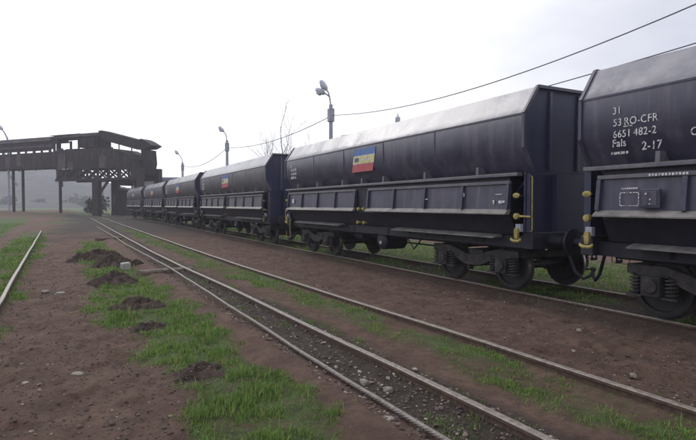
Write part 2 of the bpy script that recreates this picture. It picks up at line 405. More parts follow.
def ground_material():
    m = bpy.data.materials.new('yard_ground'); m.use_nodes = True
    t = m.node_tree; b = t.nodes['Principled BSDF']; K = t.links.new
    b.inputs['Roughness'].default_value = 0.95
    b.inputs['Specular IOR Level'].default_value = 0.25
    geo = N(t, 'ShaderNodeNewGeometry')
    def noise(s, det=6, ro=0.6):
        n = N(t, 'ShaderNodeTexNoise'); n.inputs['Scale'].default_value = s; n.inputs['Detail'].default_value = det; n.inputs['Roughness'].default_value = ro
        K(geo.outputs['Position'], n.inputs['Vector']); return n.outputs['Fac']
    def rmp(f, p0, c0, p1, c1):
        r = N(t, 'ShaderNodeValToRGB'); r.color_ramp.elements[0].position = p0; r.color_ramp.elements[0].color = (*c0, 1)
        r.color_ramp.elements[1].position = p1; r.color_ramp.elements[1].color = (*c1, 1); K(f, r.inputs['Fac']); return r.outputs['Color']
    def mix(f, a, c, blend='MIX'):
        x = N(t, 'ShaderNodeMixRGB', blend_type=blend)
        if isinstance(f, float): x.inputs['Fac'].default_value = f
        else: K(f, x.inputs['Fac'])
        for s, v in ((1, a), (2, c)):
            if isinstance(v, tuple): x.inputs[s].default_value = (*v, 1)
            else: K(v, x.inputs[s])
        return x.outputs['Color']
    ag = N(t, 'ShaderNodeAttribute', attribute_name='grass'); ac = N(t, 'ShaderNodeAttribute', attribute_name='coal_and_shade')
    soil = rmp(noise(1.6, 8, 0.65), 0.36, (0.100, 0.061, 0.047), 0.64, (0.172, 0.110, 0.087))
    soil = mix(rmp(noise(9.0, 8, 0.7), 0.44, (0, 0, 0), 0.66, (0.75, 0.75, 0.75)), soil, (0.066, 0.042, 0.035))
    soil = mix(rmp(noise(60.0, 4), 0.60, (0, 0, 0), 0.74, (0.6, 0.6, 0.6)), soil, (0.22, 0.175, 0.155))
    coal_and_shade = rmp(noise(11.0, 8, 0.7), 0.35, (0.026, 0.021, 0.020), 0.7, (0.080, 0.062, 0.054))
    coal_and_shade = mix(rmp(noise(45.0, 4), 0.60, (0, 0, 0), 0.70, (0.8, 0.8, 0.8)), coal_and_shade, (0.14, 0.125, 0.115))
    c = mix(ac.outputs['Fac'], soil, coal_and_shade)
    turf = rmp(noise(5.0, 8, 0.7), 0.35, (0.050, 0.066, 0.026), 0.68, (0.095, 0.150, 0.045))
    gm = N(t, 'ShaderNodeMath', operation='MULTIPLY_ADD'); gm.inputs[1].default_value = 1.3; gm.inputs[2].default_value = -0.55
    K(ag.outputs['Fac'], gm.inputs[0])
    gn = N(t, 'ShaderNodeMath', operation='ADD'); K(gm.outputs[0], gn.inputs[0])
    gk = N(t, 'ShaderNodeMath', operation='MULTIPLY_ADD'); gk.inputs[1].default_value = 2.4; gk.inputs[2].default_value = -1.1
    K(noise(7.0, 8, 0.7), gk.inputs[0]); K(gk.outputs[0], gn.inputs[1]); gn.use_clamp = True
    c = mix(gn.outputs[0], c, turf)
    K(c, b.inputs['Base Color'])
    ad = N(t, 'ShaderNodeMath', operation='ADD')
    K(noise(14.0, 8, 0.7), ad.inputs[0])
    a2 = N(t, 'ShaderNodeMath', operation='MULTIPLY'); a2.inputs[1].default_value = 0.7; K(noise(70.0, 4, 0.7), a2.inputs[0]); K(a2.outputs[0], ad.inputs[1])
    bp = N(t, 'ShaderNodeBump'); bp.inputs['Strength'].default_value = 0.9; bp.inputs['Distance'].default_value = 0.05
    K(ad.outputs[0], bp.inputs['Height']); K(bp.outputs['Normal'], b.inputs['Normal'])
    return m
M_ground = ground_material()
ground = raw_mesh('ground', np.stack([GX, GY, GZ], -1).reshape(-1, 3), quads, M_ground,
                  {'grass': (grass_mask(GX, GY) * (1 + .9 * sstep(18, 40, np.hypot(GX, GY)))).ravel(), 'coal_and_shade': coal_and_shade_mask(GX, GY).ravel()}, smooth=True)
tag(ground, 'reddish brown trodden earth of the rail yard with patches of grass', kind='structure')

# ------------------------------------------------------------------ hills behind
def hills():
    m = mat('wooded_hill', (0.018, 0.024, 0.022), (0.048, 0.054, 0.042), rough=0.95, scale=0.05, bump=2.0, bscale=0.12)
    az = np.radians(np.linspace(-42, 62, 420)); rr = np.linspace(330, 640, 26)
    A, RR = np.meshgrid(az, rr)
    x = np.sin(A) * RR; y = np.cos(A) * RR
    deg = np.degrees(A)
    top = np.interp(deg, [-42, -20, -8, -2, 2.5, 6, 10, 20, 40, 62], [40, 44, 38, 33, 25, 13, 8, 7, 7, 6])
    k = sstep(330, 560, RR)
    z = -0.5 + k * top * (0.75 + 0.5 * fbm(x, y, 90, 3, 61)) + k * 6.0 * (fbm(x, y, 9, 3, 63) - 0.5) + 1.5 * sstep(330, 345, RR)
    i = np.arange(A.size).reshape(A.shape)
    q = np.stack([i[:-1, :-1], i[:-1, 1:], i[1:, 1:], i[1:, :-1]], -1).reshape(-1, 4)
    o = raw_mesh('hills', np.stack([x, y, z], -1).reshape(-1, 3), q, m, smooth=False)
    tag(o, 'hazy wooded hills behind the loading gantry', kind='structure')
hills()

# ------------------------------------------------------------------ rails
RAIL = [(-0.062, -0.10), (0.062, -0.10), (0.062, -0.02), (0.016, 0.0), (0.013, 0.075), (0.034, 0.085), (0.036, 0.112), (0.027, 0.122), (-0.027, 0.122), (-0.036, 0.112), (-0.034, 0.085), (-0.013, 0.075), (-0.016, 0.0), (-0.062, -0.02)]
def make_rail(fx, y0, y1, parent, seed, wob=0.012, lift=0.0):
    yy = [y0]
    while yy[-1] < y1: yy.append(yy[-1] + (0.5 if yy[-1] < 30 else 1.0))
    yy = np.array(yy)
    xx = fx(yy) + (fbm(yy, yy * 0, 3.0, 2, seed) - 0.5) * wob
    zz = (fbm(yy, yy * 0 + 5, 3.5, 2, seed + 3) - 0.5) * wob * 1.6 + lift
    n = len(RAIL); v = []; f = []
    for i in range(len(yy)):
        v += [(xx[i] + a, yy[i], zz[i] + b) for a, b in RAIL]
    for i in range(len(yy) - 1):
        f += [(i * n + k, i * n + (k + 1) % n, (i + 1) * n + (k + 1) % n, (i + 1) * n + k) for k in range(n)]
    o = MB().add(v, f).build('rail', M_railrust, parent)
    o.data.materials.append(M_railtop)
    top = [((6 <= (p.index % n) <= 8)) for p in o.data.polygons]
    o.data.polygons.foreach_set('material_index', np.array(top, int))
    return o
tk = empty('railway_track', (0, 0, 0))
tag(tk, 'empty worn track sunk in earth in the middle of the yard, grass between its rails', 'railway track')
make_rail(lambda y: track_x(y) - 0.75, -20, 78, tk, 101, 0.02)
make_rail(lambda y: track_x(y) + 0.75, -20, 78, tk, 102, 0.02)
tk = empty('railway_track', (0, 0, 0))
tag(tk, 'track that carries the black hopper wagons', 'railway track')
make_rail(lambda y: train_x(y) - 0.75, -25, 125, tk, 103, 0.02)
make_rail(lambda y: train_x(y) + 0.75, -25, 125, tk, 104, 0.02)
lr = make_rail(left_rail_x, -8, 39, None, 105, 0.02, 0.03)
tag(lr, 'single old rail lying in grass at the left edge beside the footpath', 'rail')

# fishplates on the near track, each a part of its track
trk1 = [o for o in COL.objects if o.name.startswith('railway_track')][0]
for (yj, sgn) in ((7.9, 1), (12.2, -1), (19.5, 1)):
    x = float(track_x(yj)) + 0.75 * sgn
    b = MB()
    for s in (-1, 1):
        b.box(x + s * 0.016, x + s * 0.034, yj - 0.28, yj + 0.28, 0.015, 0.07)
        for q in (-.2, -.07, .07, .2): b.lathe([(0, .016), (.02, .016)], (x + s * 0.034, yj + q, 0.042), (s, 0, 0), 6, False)
    b.build('fishplate', M_railrust, trk1)

# ------------------------------------------------------------------ haulage rope
def make_rope():
    yy = list(np.arange(1.4, 8.5, 0.013)) + list(np.arange(8.5, 20, 0.10)) + list(np.arange(20, 48, 0.5))
    yy = np.array(yy)
    base = np.interp(yy, [0, 2, 6, 14.4, 23, 26, 30.2, 36, 50], [0.055, 0.05, 0.06, 0.15, 0.075, 0.06, 0.10, 0.06, 0.03])
    zc = base + (fbm(yy, yy * 0, 1.2, 2, 71) - 0.5) * 0.03
    xc = rope_x(yy) + (fbm(yy, yy * 0, 1.6, 2, 73) - 0.5) * 0.035
    n = 24; ph = np.arange(n) / n * 2 * np.pi
    v = np.zeros((len(yy), n, 3))
    tw = yy * 2 * np.pi / 0.30
    rad = 0.023 * (0.66 + 0.42 * np.abs(np.cos(3 * (ph[None, :] - tw[:, None]))))
    far = yy > 8.5
    rad[far] = 0.020
    v[..., 0] = xc[:, None] + rad * np.cos(ph); v[..., 2] = zc[:, None] + rad * np.sin(ph); v[..., 1] = yy[:, None]
    i = np.arange(len(yy) * n).reshape(len(yy), n); j = np.roll(i, -1, 1)
    q = np.stack([i[:-1], j[:-1], j[1:], i[1:]], -1).reshape(-1, 4)
    o = raw_mesh('steel_rope', v.reshape(-1, 3), q, M_rope, smooth=True)
    tag(o, 'long twisted steel rope on the ground beside the left rail of the empty track', 'rope')
make_rope()

# ------------------------------------------------------------------ the wagons
TXT = {}
def text_mesh(s, size, mtl, name, parent, at, shear=0.0):
    """stencilled text on the side facing -X; at = (x, y, z) of its lower left corner"""
    key = (s, size)
    if key not in TXT:
        cu = bpy.data.curves.new('txt', 'FONT'); cu.body = s; cu.size = size; cu.extrude = 0.0015; cu.offset = 0.001; cu.space_character = 1.08
        ob = bpy.data.objects.new('txt', cu); COL.objects.link(ob)
        dg = bpy.context.evaluated_depsgraph_get()
        me = bpy.data.meshes.new_from_object(ob.evaluated_get(dg))
        me.transform(Matrix(((0, 0, -1, 0), (-1, 0, 0, 0), (0, 1, 0, 0), (0, 0, 0, 1))) @ Matrix.Diagonal((0.88, 1, 1, 1)))
        bpy.data.objects.remove(ob); bpy.data.curves.remove(cu)
        me.materials.clear(); me.materials.append(mtl); me.name = name
        TXT[key] = me
    o = bpy.data.objects.new(name, TXT[key]); COL.objects.link(o); o.parent = parent; o.location = at
    return o

def make_bogie(root, yc, flip):
    fr = MB()
    zw = 0.607
    for s in (-1, 1):
        # cast side frame: swan-necked outline, dipping between the axle boxes
        out_ = [(-1.30, .80), (-1.30, .93), (-.72, .93), (-.45, .86), (-.2, .78), (.2, .78), (.45, .86), (.72, .93), (1.30, .93), (1.30, .80), (1.12, .77), (.68, .77), (.50, .66), (.24, .56), (-.24, .56), (-.50, .66), (-.68, .77), (-1.12, .77)]
        fr.prism([(yc + a, b) for a, b in out_], 'x', s * .94, s * 1.04)
        fr.box(s * .92, s * 1.06, yc - .22, yc + .22, .555, .60)
    fr.box(-.92, .92, yc - .22, yc + .22, .60, .88)
    for q in (-1.28, 1.28): fr.box(-.935, .935, yc + q - .06, yc + q + .06, .80, .92)
    frame = fr.build('bogie_frame', M_bogie, root, 0.008)
    for q in (-.9, .9):
        y = yc + q
        ax = MB().lathe([(-1.0, .065), (-.78, .085), (-.5, .08), (.5, .08), (.78, .085), (1.0, .065)], (0, y, zw), (1, 0, 0), 12)
        ax.build('axle', M_wheel, frame)
        for s in (-1, 1):
            x = s * 0.75
            wb = MB().lathe([(-.07 * s, .20), (-.07 * s, .36), (-.055 * s, .375), (-.055 * s, .485), (-.03 * s, .488), (-.025 * s, .462), (.065 * s, .455), (.07 * s, .44), (.07 * s, .37), (.025 * s, .36), (.03 * s, .19), (.08 * s, .16), (.09 * s, .10)], (x, y, zw), (1, 0, 0), 36)
            wh = wb.build('wheel', M_wheel, frame)
            wh.data.materials.append(M_tread)
            for p in wh.data.polygons:
                if 36 * 5 <= p.index < 36 * 6 and len(p.vertices) == 4: p.material_index = 1
            bx = MB()
            bx.box(s * .92, s * 1.11, y - .14, y + .14, zw - .12, zw + .17)
            bx.lathe([(0, .115), (.03, .115), (.04, .09)], (s * 1.11, y, zw + .03), (s, 0, 0), 14)
            for b_ in range(4):
                a = math.pi / 4 + b_ * math.pi / 2
                bx.lathe([(0, .014), (.045, .014)], (s * 1.11, y + .08 * math.cos(a), zw + .03 + .08 * math.sin(a)), (s, 0, 0), 6, False)
            bx.box(s * .94, s * 1.09, y - .38, y - .142, zw - .15, zw - .115)
            bx.box(s * .94, s * 1.09, y + .142, y + .38, zw - .15, zw - .115)
            bx.build('axle_box', M_bogie, frame, 0.008)
            for u in (-1, 1):
                sp = MB()
                turns = 5.5
                pts = []
                for k in range(int(turns * 10) + 1):
                    a = k / 10 * 2 * math.pi
                    pts.append((s * 1.015 + .075 * math.cos(a), y + u * .262 + .075 * math.sin(a), zw - .10 + k / (turns * 10) * .29))
                sp.tube(pts, .018, 5)
                sp.lathe([(0, .04), (.28, .04)], (s * 1.015, y + u * .262, zw - .11), (0, 0, 1), 8)
                sp.build('coil_spring', M_bogie, frame)
        # brake beam with shoes
        bb = MB()
        yb = yc + math.copysign(.37, q)
        bb.bar((-.8, yb, .5), (.8, yb, .5), .07)
        for s in (-1, 1): bb.prism([(yb - .05, .40), (yb + .05, .44), (yb + .06, .66), (yb - .03, .72)], 'x', s * .69, s * .80)
        bb.build('brake_beam', M_bogie, frame)
    return frame

HW = 1.46
def make_wagon(L, dusty=False):
    M_yellow = M_yellowd if dusty else globals()['M_yellow']
    M_body = M_bodyd if dusty else globals()['M_body']
    root = empty('hopper_wagon', (0, 0, 0))
    h = L / 2
    ZL, ZW, ZH, ZT = 2.40, 2.82, 3.42, 3.92
    # shell: one plated skin per side
    for s in (-1, 1):
        b = MB()
        prof = [(s * 1.22, ZL), (s * HW, ZW), (s * HW, ZH), (s * 1.13, ZT)]
        n = 30
        # plate with dents: subdivided along its length
        rows = []
        zz = [0, .5, 1, 1.5, 2, 2.34, 2.67, 3]
        v = []
        for j in range(n + 1):
            y = -h + L * j / n
            for q in zz:
                i = min(int(q), 2); f_ = q - i
                x = prof[i][0] * (1 - f_) + prof[i + 1][0] * f_; z = prof[i][1] * (1 - f_) + prof[i + 1][1] * f_
                edge = min(1, abs(q - round(q)) * 3) * min(1, j / 2, (n - j) / 2)
                if abs(q - round(q)) > .01 or q in (0, 3):
                    d = (random.random() - .5) * .024 * edge
                    if 1 < q < 2: d = -abs(d)
                    x += d * s; z += d * .4 if q > 2 else 0
                v.append((x, y, z))
        m_ = len(zz)
        fs = [(j * m_ + i, j * m_ + i + 1, (j + 1) * m_ + i + 1, (j + 1) * m_ + i) for j in range(n) for i in range(m_ - 1)]
        k = len(v)
        v += [(x - s * .03, y, z) for x, y, z in v]
        fs += [tuple(k + i for i in f[::-1]) for f in fs]
        for j in range(n):
            for i in (0, m_ - 1):
                fs.append((j * m_ + i, (j + 1) * m_ + i, k + (j + 1) * m_ + i, k + j * m_ + i))
        b.add(v, fs, True)
        sh = b.build('side_sheet', M_body, root)
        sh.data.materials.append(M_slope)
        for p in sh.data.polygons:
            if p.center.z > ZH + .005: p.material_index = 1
        # welded plate seams and hip angle, sub-parts of the skin
        sm = MB()
        for q in (-.56, -.19, .19, .56):
            y = q * h
            sm.bar((s * (HW + .001), y, ZW + .01), (s * (HW + .001), y, ZH - .02), .012, .016)
        sm.bar((s * (HW - .002), -h + .01, ZH), (s * (HW - .002), h - .01, ZH), .016, .03)
        sm.build('weld_seam', M_body, sh)
    # ends
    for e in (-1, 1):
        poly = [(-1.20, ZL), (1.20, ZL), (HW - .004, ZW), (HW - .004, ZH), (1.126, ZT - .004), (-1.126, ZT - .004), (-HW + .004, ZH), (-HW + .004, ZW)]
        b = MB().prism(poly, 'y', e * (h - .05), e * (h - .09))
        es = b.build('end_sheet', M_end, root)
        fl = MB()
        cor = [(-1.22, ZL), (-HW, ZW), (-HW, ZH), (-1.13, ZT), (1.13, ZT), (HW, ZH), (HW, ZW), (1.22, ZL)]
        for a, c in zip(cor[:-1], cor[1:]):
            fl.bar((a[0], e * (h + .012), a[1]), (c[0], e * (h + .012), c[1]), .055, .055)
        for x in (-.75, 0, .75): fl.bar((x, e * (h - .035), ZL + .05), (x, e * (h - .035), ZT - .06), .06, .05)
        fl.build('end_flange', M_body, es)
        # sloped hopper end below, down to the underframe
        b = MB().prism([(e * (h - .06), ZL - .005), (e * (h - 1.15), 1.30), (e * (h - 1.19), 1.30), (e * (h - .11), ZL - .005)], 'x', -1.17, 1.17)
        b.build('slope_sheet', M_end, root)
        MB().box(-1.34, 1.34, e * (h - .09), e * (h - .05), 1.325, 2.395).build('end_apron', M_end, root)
        # headstock, posts and platform
        b = MB().box(-1.32, 1.32, e * (h + .10), e * (h - .12), 1.02, 1.32)
        b.build('headstock', M_under, root, .01)
        for x in (-1.28, -.62, .62, 1.28):
            MB().bar((x, e * (h - .002), 1.325), (x, e * (h - .002), 2.37), .08, .09).build('end_post', M_end, root)
        for x in (-.875, .875):
            bf = MB().lathe([(0, .12), (.02, .12), (.03, .085), (.30, .085), (.31, .065), (.44, .065), (.45, .12), (.47, .235), (.50, .24), (.515, .20), (.52, .05)], (x, e * (h + .10), 1.17), (0, e, 0), 20)
            bf.build('buffer', M_under, root)
        ck = MB()
        ck.box(-.06, .06, e * (h + .10), e * (h + .34), 1.10, 1.24)
        ck.tube([(0, e * (h + .34), 1.12), (0, e * (h + .42), 1.10), (0, e * (h + .46), 1.18), (0, e * (h + .42), 1.25)], .035, 8)
        for s in (-1, 1): ck.tube([(s * .06, e * (h + .36), 1.14), (s * .06, e * (h + .34), .82)], .016, 6)
        ck.tube([(-.07, e * (h + .34), .82), (.07, e * (h + .34), .82)], .028, 6)
        ck.build('coupling_hook', M_under, root)
        ho = MB()
        ho.tube([(-.55, e * (h + .10), 1.10), (-.55, e * (h + .22), .98), (-.52, e * (h + .34), .62), (-.45, e * (h + .47), .50), (-.38, e * (h + .56), .56), (-.34, e * (h + .62), .70)], .028, 8)
        ho.tube([(-.55, e * (h + .08), 1.10), (-.55, e * (h + .17), 1.04)], .045, 8)
        ho.build('brake_hose', M_under, root)
    # side ledges, gussets, flaps
    gap = .34
    for s in (-1, 1):
        X = lambda x: s * x
        b = MB().box(X(HW - .10), X(HW + .035), -h + .10, h - .06, 2.325, 2.385)
        b.build('ledge_rail', M_ledge, root, .008)
        tl = MB().box(X(HW - .06), X(HW + .030), -h + .11, h - .07, 2.386, 2.392)
        tl.build('pale_strip', M_lip, root)  # thin pale strip along the top of the ledge
        for q in (-.80, -.50, -.195, .0, .20, .51, .79):
            y = q * h
            g = MB().prism([(X(1.24), 2.392), (X(HW + .02), 2.392), (X(HW + .015), 2.54), (X(1.36), 2.54)], 'y', y - .032, y + .032)
            g.build('gusset', M_ledge, root)
        b = MB().prism([(X(1.20), 1.26), (X(1.24), 1.26), (X(HW - .05), 1.60), (X(HW - .05), 2.32), (X(HW - .09), 2.32), (X(HW - .09), 1.62)], 'y', -h + .35, h - .35)
        b.build('chute_wall', M_under, root)
        for e in (-1, 1):
            y0, y1 = sorted((e * gap, e * (h - .30)))
            fl = MB().box(X(HW - .04), X(HW + .02), y0, y1, 2.19, 2.25)
            flap = fl.build('discharge_flap', M_ledge, root, .006)
            n = 4; step = (y1 - y0) / n
            for k in range(n):
                a, c = y0 + step * k + .035, y0 + step * (k + 1) - .035
                pn = MB().prism([(X(HW - .045), 2.187), (X(HW - .02), 2.187), (X(HW + .01), 1.735), (X(HW - .015), 1.735)], 'y', a, c)
                pn.build('panel', M_body, flap)
            for k in range(n + 1):
                y = y0 + step * k
                y = min(max(y, y0 + .034), y1 - .034)
                rb = MB().prism([(X(HW - .04), 2.187), (X(HW + .03), 2.187), (X(HW + .075), 1.735), (X(HW - .01), 1.735)], 'y', y - .033, y + .033)
                rb.build('rib', M_frame, flap)
            lp = MB().prism([(X(HW - .02), 1.733), (X(HW + .03), 1.733), (X(HW + .13), 1.655), (X(HW + .13), 1.635), (X(HW + .02), 1.635)], 'y', y0, y1)
            lp.build('flap_lip', M_lip, flap)
            # lower discharge lip over the bogie
            y0, y1 = sorted((e * 1.45, e * (h - .75)))
            lp = MB().prism([(X(1.20), 1.255), (X(1.26), 1.255), (X(1.44), 1.205), (X(1.44), 1.185), (X(1.20), 1.20)], 'y', y0, y1)
            lp.build('chute_lip', M_lip, root)
            # latches by the flap ends
            for (y, z) in ((e * .14, 1.70), (e * .17, 1.33)):
                k_ = MB().lathe([(0, .025), (.06, .025), (.07, .047), (.11, .047), (.12, .025)], (X(HW - .05), y, z), (s, 0, 0), 14)
                k_.build('latch_knob', M_yellow, root)
            yk = e * (h - .13)
            k_ = MB().lathe([(0, .03), (.03, .062), (.05, .062), (.06, .03)], (X(HW - .02), yk, 1.98), (s, 0, 0), 14)
            k_.v = [(p[0], yk + (p[1] - yk) * 1.25, 1.98 + (p[2] - 1.98) * .75) for p in k_.v]
            kl = k_.build('latch_lever', M_yellow, root)
            MB().tube([(X(1.30), yk, 1.96), (X(HW - .02), yk, 1.97)], .03, 8).build('lever_stem', M_under, kl)
            k_ = MB().lathe([(-.04, .02), (-.03, .055), (.03, .055), (.04, .02)], (X(HW + .01), yk, 1.61), (s, 0, 0), 12)
            if e < 0: k_.tube([(X(HW + .01), yk + e * .06, 1.61), (X(HW - .01), yk + e * .30, 1.605)], .018, 8)
            kl = k_.build('latch_pin', M_yellow, root)
            MB().tube([(X(1.20), yk, 1.60), (X(HW - .01), yk, 1.61)], .03, 8).build('pin_stem', M_under, kl)
            # towing hook below, yellow on a grey plate
            hk = MB().box(X(1.36), X(HW - .02), yk - .06, yk + .06, 1.33, 1.47).build('hook_plate', M_post, root, .006)
            b = MB()
            b.prism([(yk - .035, 1.395), (yk + .035, 1.395), (yk + .05, 1.34), (yk + .028, 1.21), (yk - .028, 1.21), (yk - .05, 1.34)], 'x', X(HW - .018), X(HW + .03))
            b.tube([(X(HW + .03), yk - .115, 1.215), (X(HW + .03), yk - .10, 1.185), (X(HW + .02), yk - .05, 1.165), (X(HW + .02), yk + .05, 1.165), (X(HW + .03), yk + .10, 1.185), (X(HW + .03), yk + .115, 1.215)], [.014, .024, .028, .028, .024, .014], 8)
            b.build('towing_hook', M_yellow, hk)
            # bracket struts from the frame to the lower lip
            br = MB()
            for q in (1.9, 3.2, 4.5): br.bar((X(1.0), e * q, 1.04), (X(1.24), e * q, 1.19), .05)
            br.build('strut', M_under, root)
    # shunter's handrail and steps at the two working corners
    for s, e in ((-1, -1), (1, 1)):
        b = MB().tube([(s * 1.30, e * (h - .0), 2.33), (s * 1.31, e * (h + .075), 2.31), (s * 1.31, e * (h + .08), 1.36), (s * 1.30, e * (h + .03), 1.33)], .013, 8)
        b.build('handrail', M_yellow, root)
    for s, e in ((-1, 1), (1, -1)):
        b = MB()
        b.tube([(s * 1.36, e * (h - .28), 1.30), (s * 1.40, e * (h - .28), 1.22), (s * 1.40, e * (h - .28), .62), (s * 1.40, e * (h + .10), .62), (s * 1.40, e * (h + .10), .86)], .014, 8)
        b.tube([(s * 1.36, e * (h + .10), 1.60), (s * 1.42, e * (h + .12), 1.55), (s * 1.42, e * (h + .12), 1.15), (s * 1.38, e * (h - .02), 1.10)], .014, 8)
        b.build('foot_step', M_yellow, root)
    # underframe: centre sill, cross-members, hopper bottoms
    b = MB()
    b.box(-.22, .22, -h + .12, h - .12, .98, 1.26)
    for q in (-.78, -.45, -.16, .16, .45, .78): b.box(-1.18, 1.18, q * h - .05, q * h + .05, 1.06, 1.20)
    for s in (-1, 1): b.box(s * 1.08, s * 1.18, -h + .125, h - .125, 1.02, 1.24)
    b.build('underframe', M_under, root)
    b = MB()
    for e in (-1, 1):
        y0, y1 = sorted((e * 1.2, e * (h - 1.2)))
        b.box(-1.15, 1.15, y0, y1, 1.262, 1.60)
    b.box(-1.2, 1.2, -h + .6, h - .6, 1.603, 2.32)
    b.build('hopper_bottom', M_under, root)
    for s in (-1, 1):
        c = MB().prism([(.0, 2.30), (s * 1.16, 2.42), (s * 1.16, 2.46), (.0, 2.40)], 'y', -h + .12, h - .12)
        c.build('hopper_floor', M_end, root)
    b = MB().box(-1.12, 1.12, -h + .1, h - .1, 3.2, 3.23)
    b.v = [(x * (1.2 if z < 3.9 else 1), y, z) for x, y, z in b.v]
    b.build('load_surface', M_under, root)
    # air reservoir with its pale cap, brake gear
    b = MB().lathe([(0, .10), (.02, .21), (.06, .25), (.70, .25), (.74, .21), (.76, .10)], (-1.12, -.42, .86), (1, 0, 0), 22)
    ar = b.build('air_reservoir', M_under, root)
    MB().lathe([(0, .045), (.02, .045)], (-1.14, -.44, .80), (1, 0, 0), 12).build('drain_cap', M_white, ar)
    b = MB().lathe([(0, .08), (.02, .17), (.50, .17), (.52, .08)], (-.75, .9, .92), (0, 1, 0), 18)
    b.tube([(-.75, .9, .92), (-.75, -.35, .86)], .02, 6)
    b.build('brake_cylinder', M_under, root)
    for y in (2.3, -2.0):
        b = MB()
        b.tube([(-1.13, y + .36, 1.05), (-1.13, y, .74), (-1.13, y - .36, 1.05)], .018, 6)
        b.build('brake_hanger', M_under, root)
    b = MB()
    b.tube([(-.35, -h + 1.2, .78), (-.35, h - 1.2, .78)], .022, 6); b.tube([(.30, -h + 1.2, .84), (.30, h - 1.2, .84)], .022, 6)
    b.tube([(-1.0, -h + .3, 1.0), (-1.0, -1.2, .98), (-.9, 0, .95), (-1.0, 1.2, .98), (-1.0, h - .3, 1.0)], .025, 6)
    b.build('brake_pipe', M_under, root)
    make_bogie(root, -3.95 * L / 11.5 - (L - 11.5) * .1, False)
    make_bogie(root, 3.95 * L / 11.5 + (L - 11.5) * .1, True)
    return root

def company_logo(root, yL, yR, z0=2.72, z1=3.345):
    """tricolour company plate painted on the side; yL = far (left) end, yR = near end"""
    x = -HW - .004
    bl = MB(); w_ = yL - yR
    def quad(b, a0, a1, t0, t1, dx=0.0):
        # slanted parallelogram between fractions along and up
        def P(a, t): return (x - dx, yL - w_ * a - w_ * .13 * t + w_ * .10, z0 + (z1 - z0) * t)
        v = [P(a0, t0), P(a1, t0), P(a1, t1), P(a0, t1)]
        v2 = [(p[0] - .003, p[1], p[2]) for p in v]
        b.add(v + v2, [(3, 2, 1, 0), (4, 5, 6, 7), (0, 1, 5, 4), (1, 2, 6, 5), (2, 3, 7, 6), (3, 0, 4, 7)])
    quad(bl, 0, 1, .0, .34)
    lg = bl.build('company_logo', M_red, root)
    b = MB(); quad(b, .0, 1, .71, 1.0); b.build('blue_stripe', M_blue, lg)
    b = MB(); quad(b, .0, 1, .343, .708); b.build('white_stripe', M_white, lg)
    b = MB(); quad(b, .04, .97, .385, .675, .004); b.build('yellow_stripe', M_logoyel, lg)
    b = MB(); quad(b, .08, .24, .44, .63, .008); quad(b, .26, .29, .47, .60, .008); b.build('emblem', M_logodk, lg)
    b = MB()
    for k in range(7): quad(b, .36 + k * .075, .36 + k * .075 + (.05 if k % 2 else .035), .46, .46 + (.13 if k % 3 else .17), .008)
    b.build('emblem_letters', M_white, lg)
    return lg

def lettering(root, h, full):
    """running number and marks near the left (far, +y) end of the near side"""
    x = -HW - .005
    y0 = h - .54
    def T(s, size, y, z): return text_mesh(s, size, M_white, 'lettering', root, (x, y, z))
    if full:
        T('31', .150, y0 + .01, 3.130)
        T('53', .150, y0, 2.955); T('RO-CFR', .150, y0 - .168, 2.955)
        MB().box(x - .002, x + .002, y0 - .295, y0 - .165, 2.928, 2.940).build('underline', M_white, root)
        T('6651', .150, y0, 2.785); T('482-2', .150, y0 - .315, 2.785)
        T('Fals', .155, y0 + .01, 2.655)
        T('2-17', .165, y0 - .44, 2.575)
        b = MB()
        for a, ww in ((0, .02), (.04, .05), (.10, .03), (.14, .04), (.19, .02), (.23, .03)):
            b.box(x - .002, x + .002, y0 + .02 - a - ww, y0 + .02 - a, 2.545, 2.580)
        b.build('stencil_mark', M_white, root)
    else:
        b = MB()
        rr = random.Random(4)
        for z in (3.16, 3.02, 2.88, 2.74):
            y = y0
            for k in range(7 if z < 3.1 else 2):
                ww = rr.choice((.03, .045, .06))
                b.box(x - .002, x + .002, y - ww, y, z, z + rr.choice((.05, .09, .1)))
                y -= ww + .035
        b.build('stencil_mark', M_white, root)

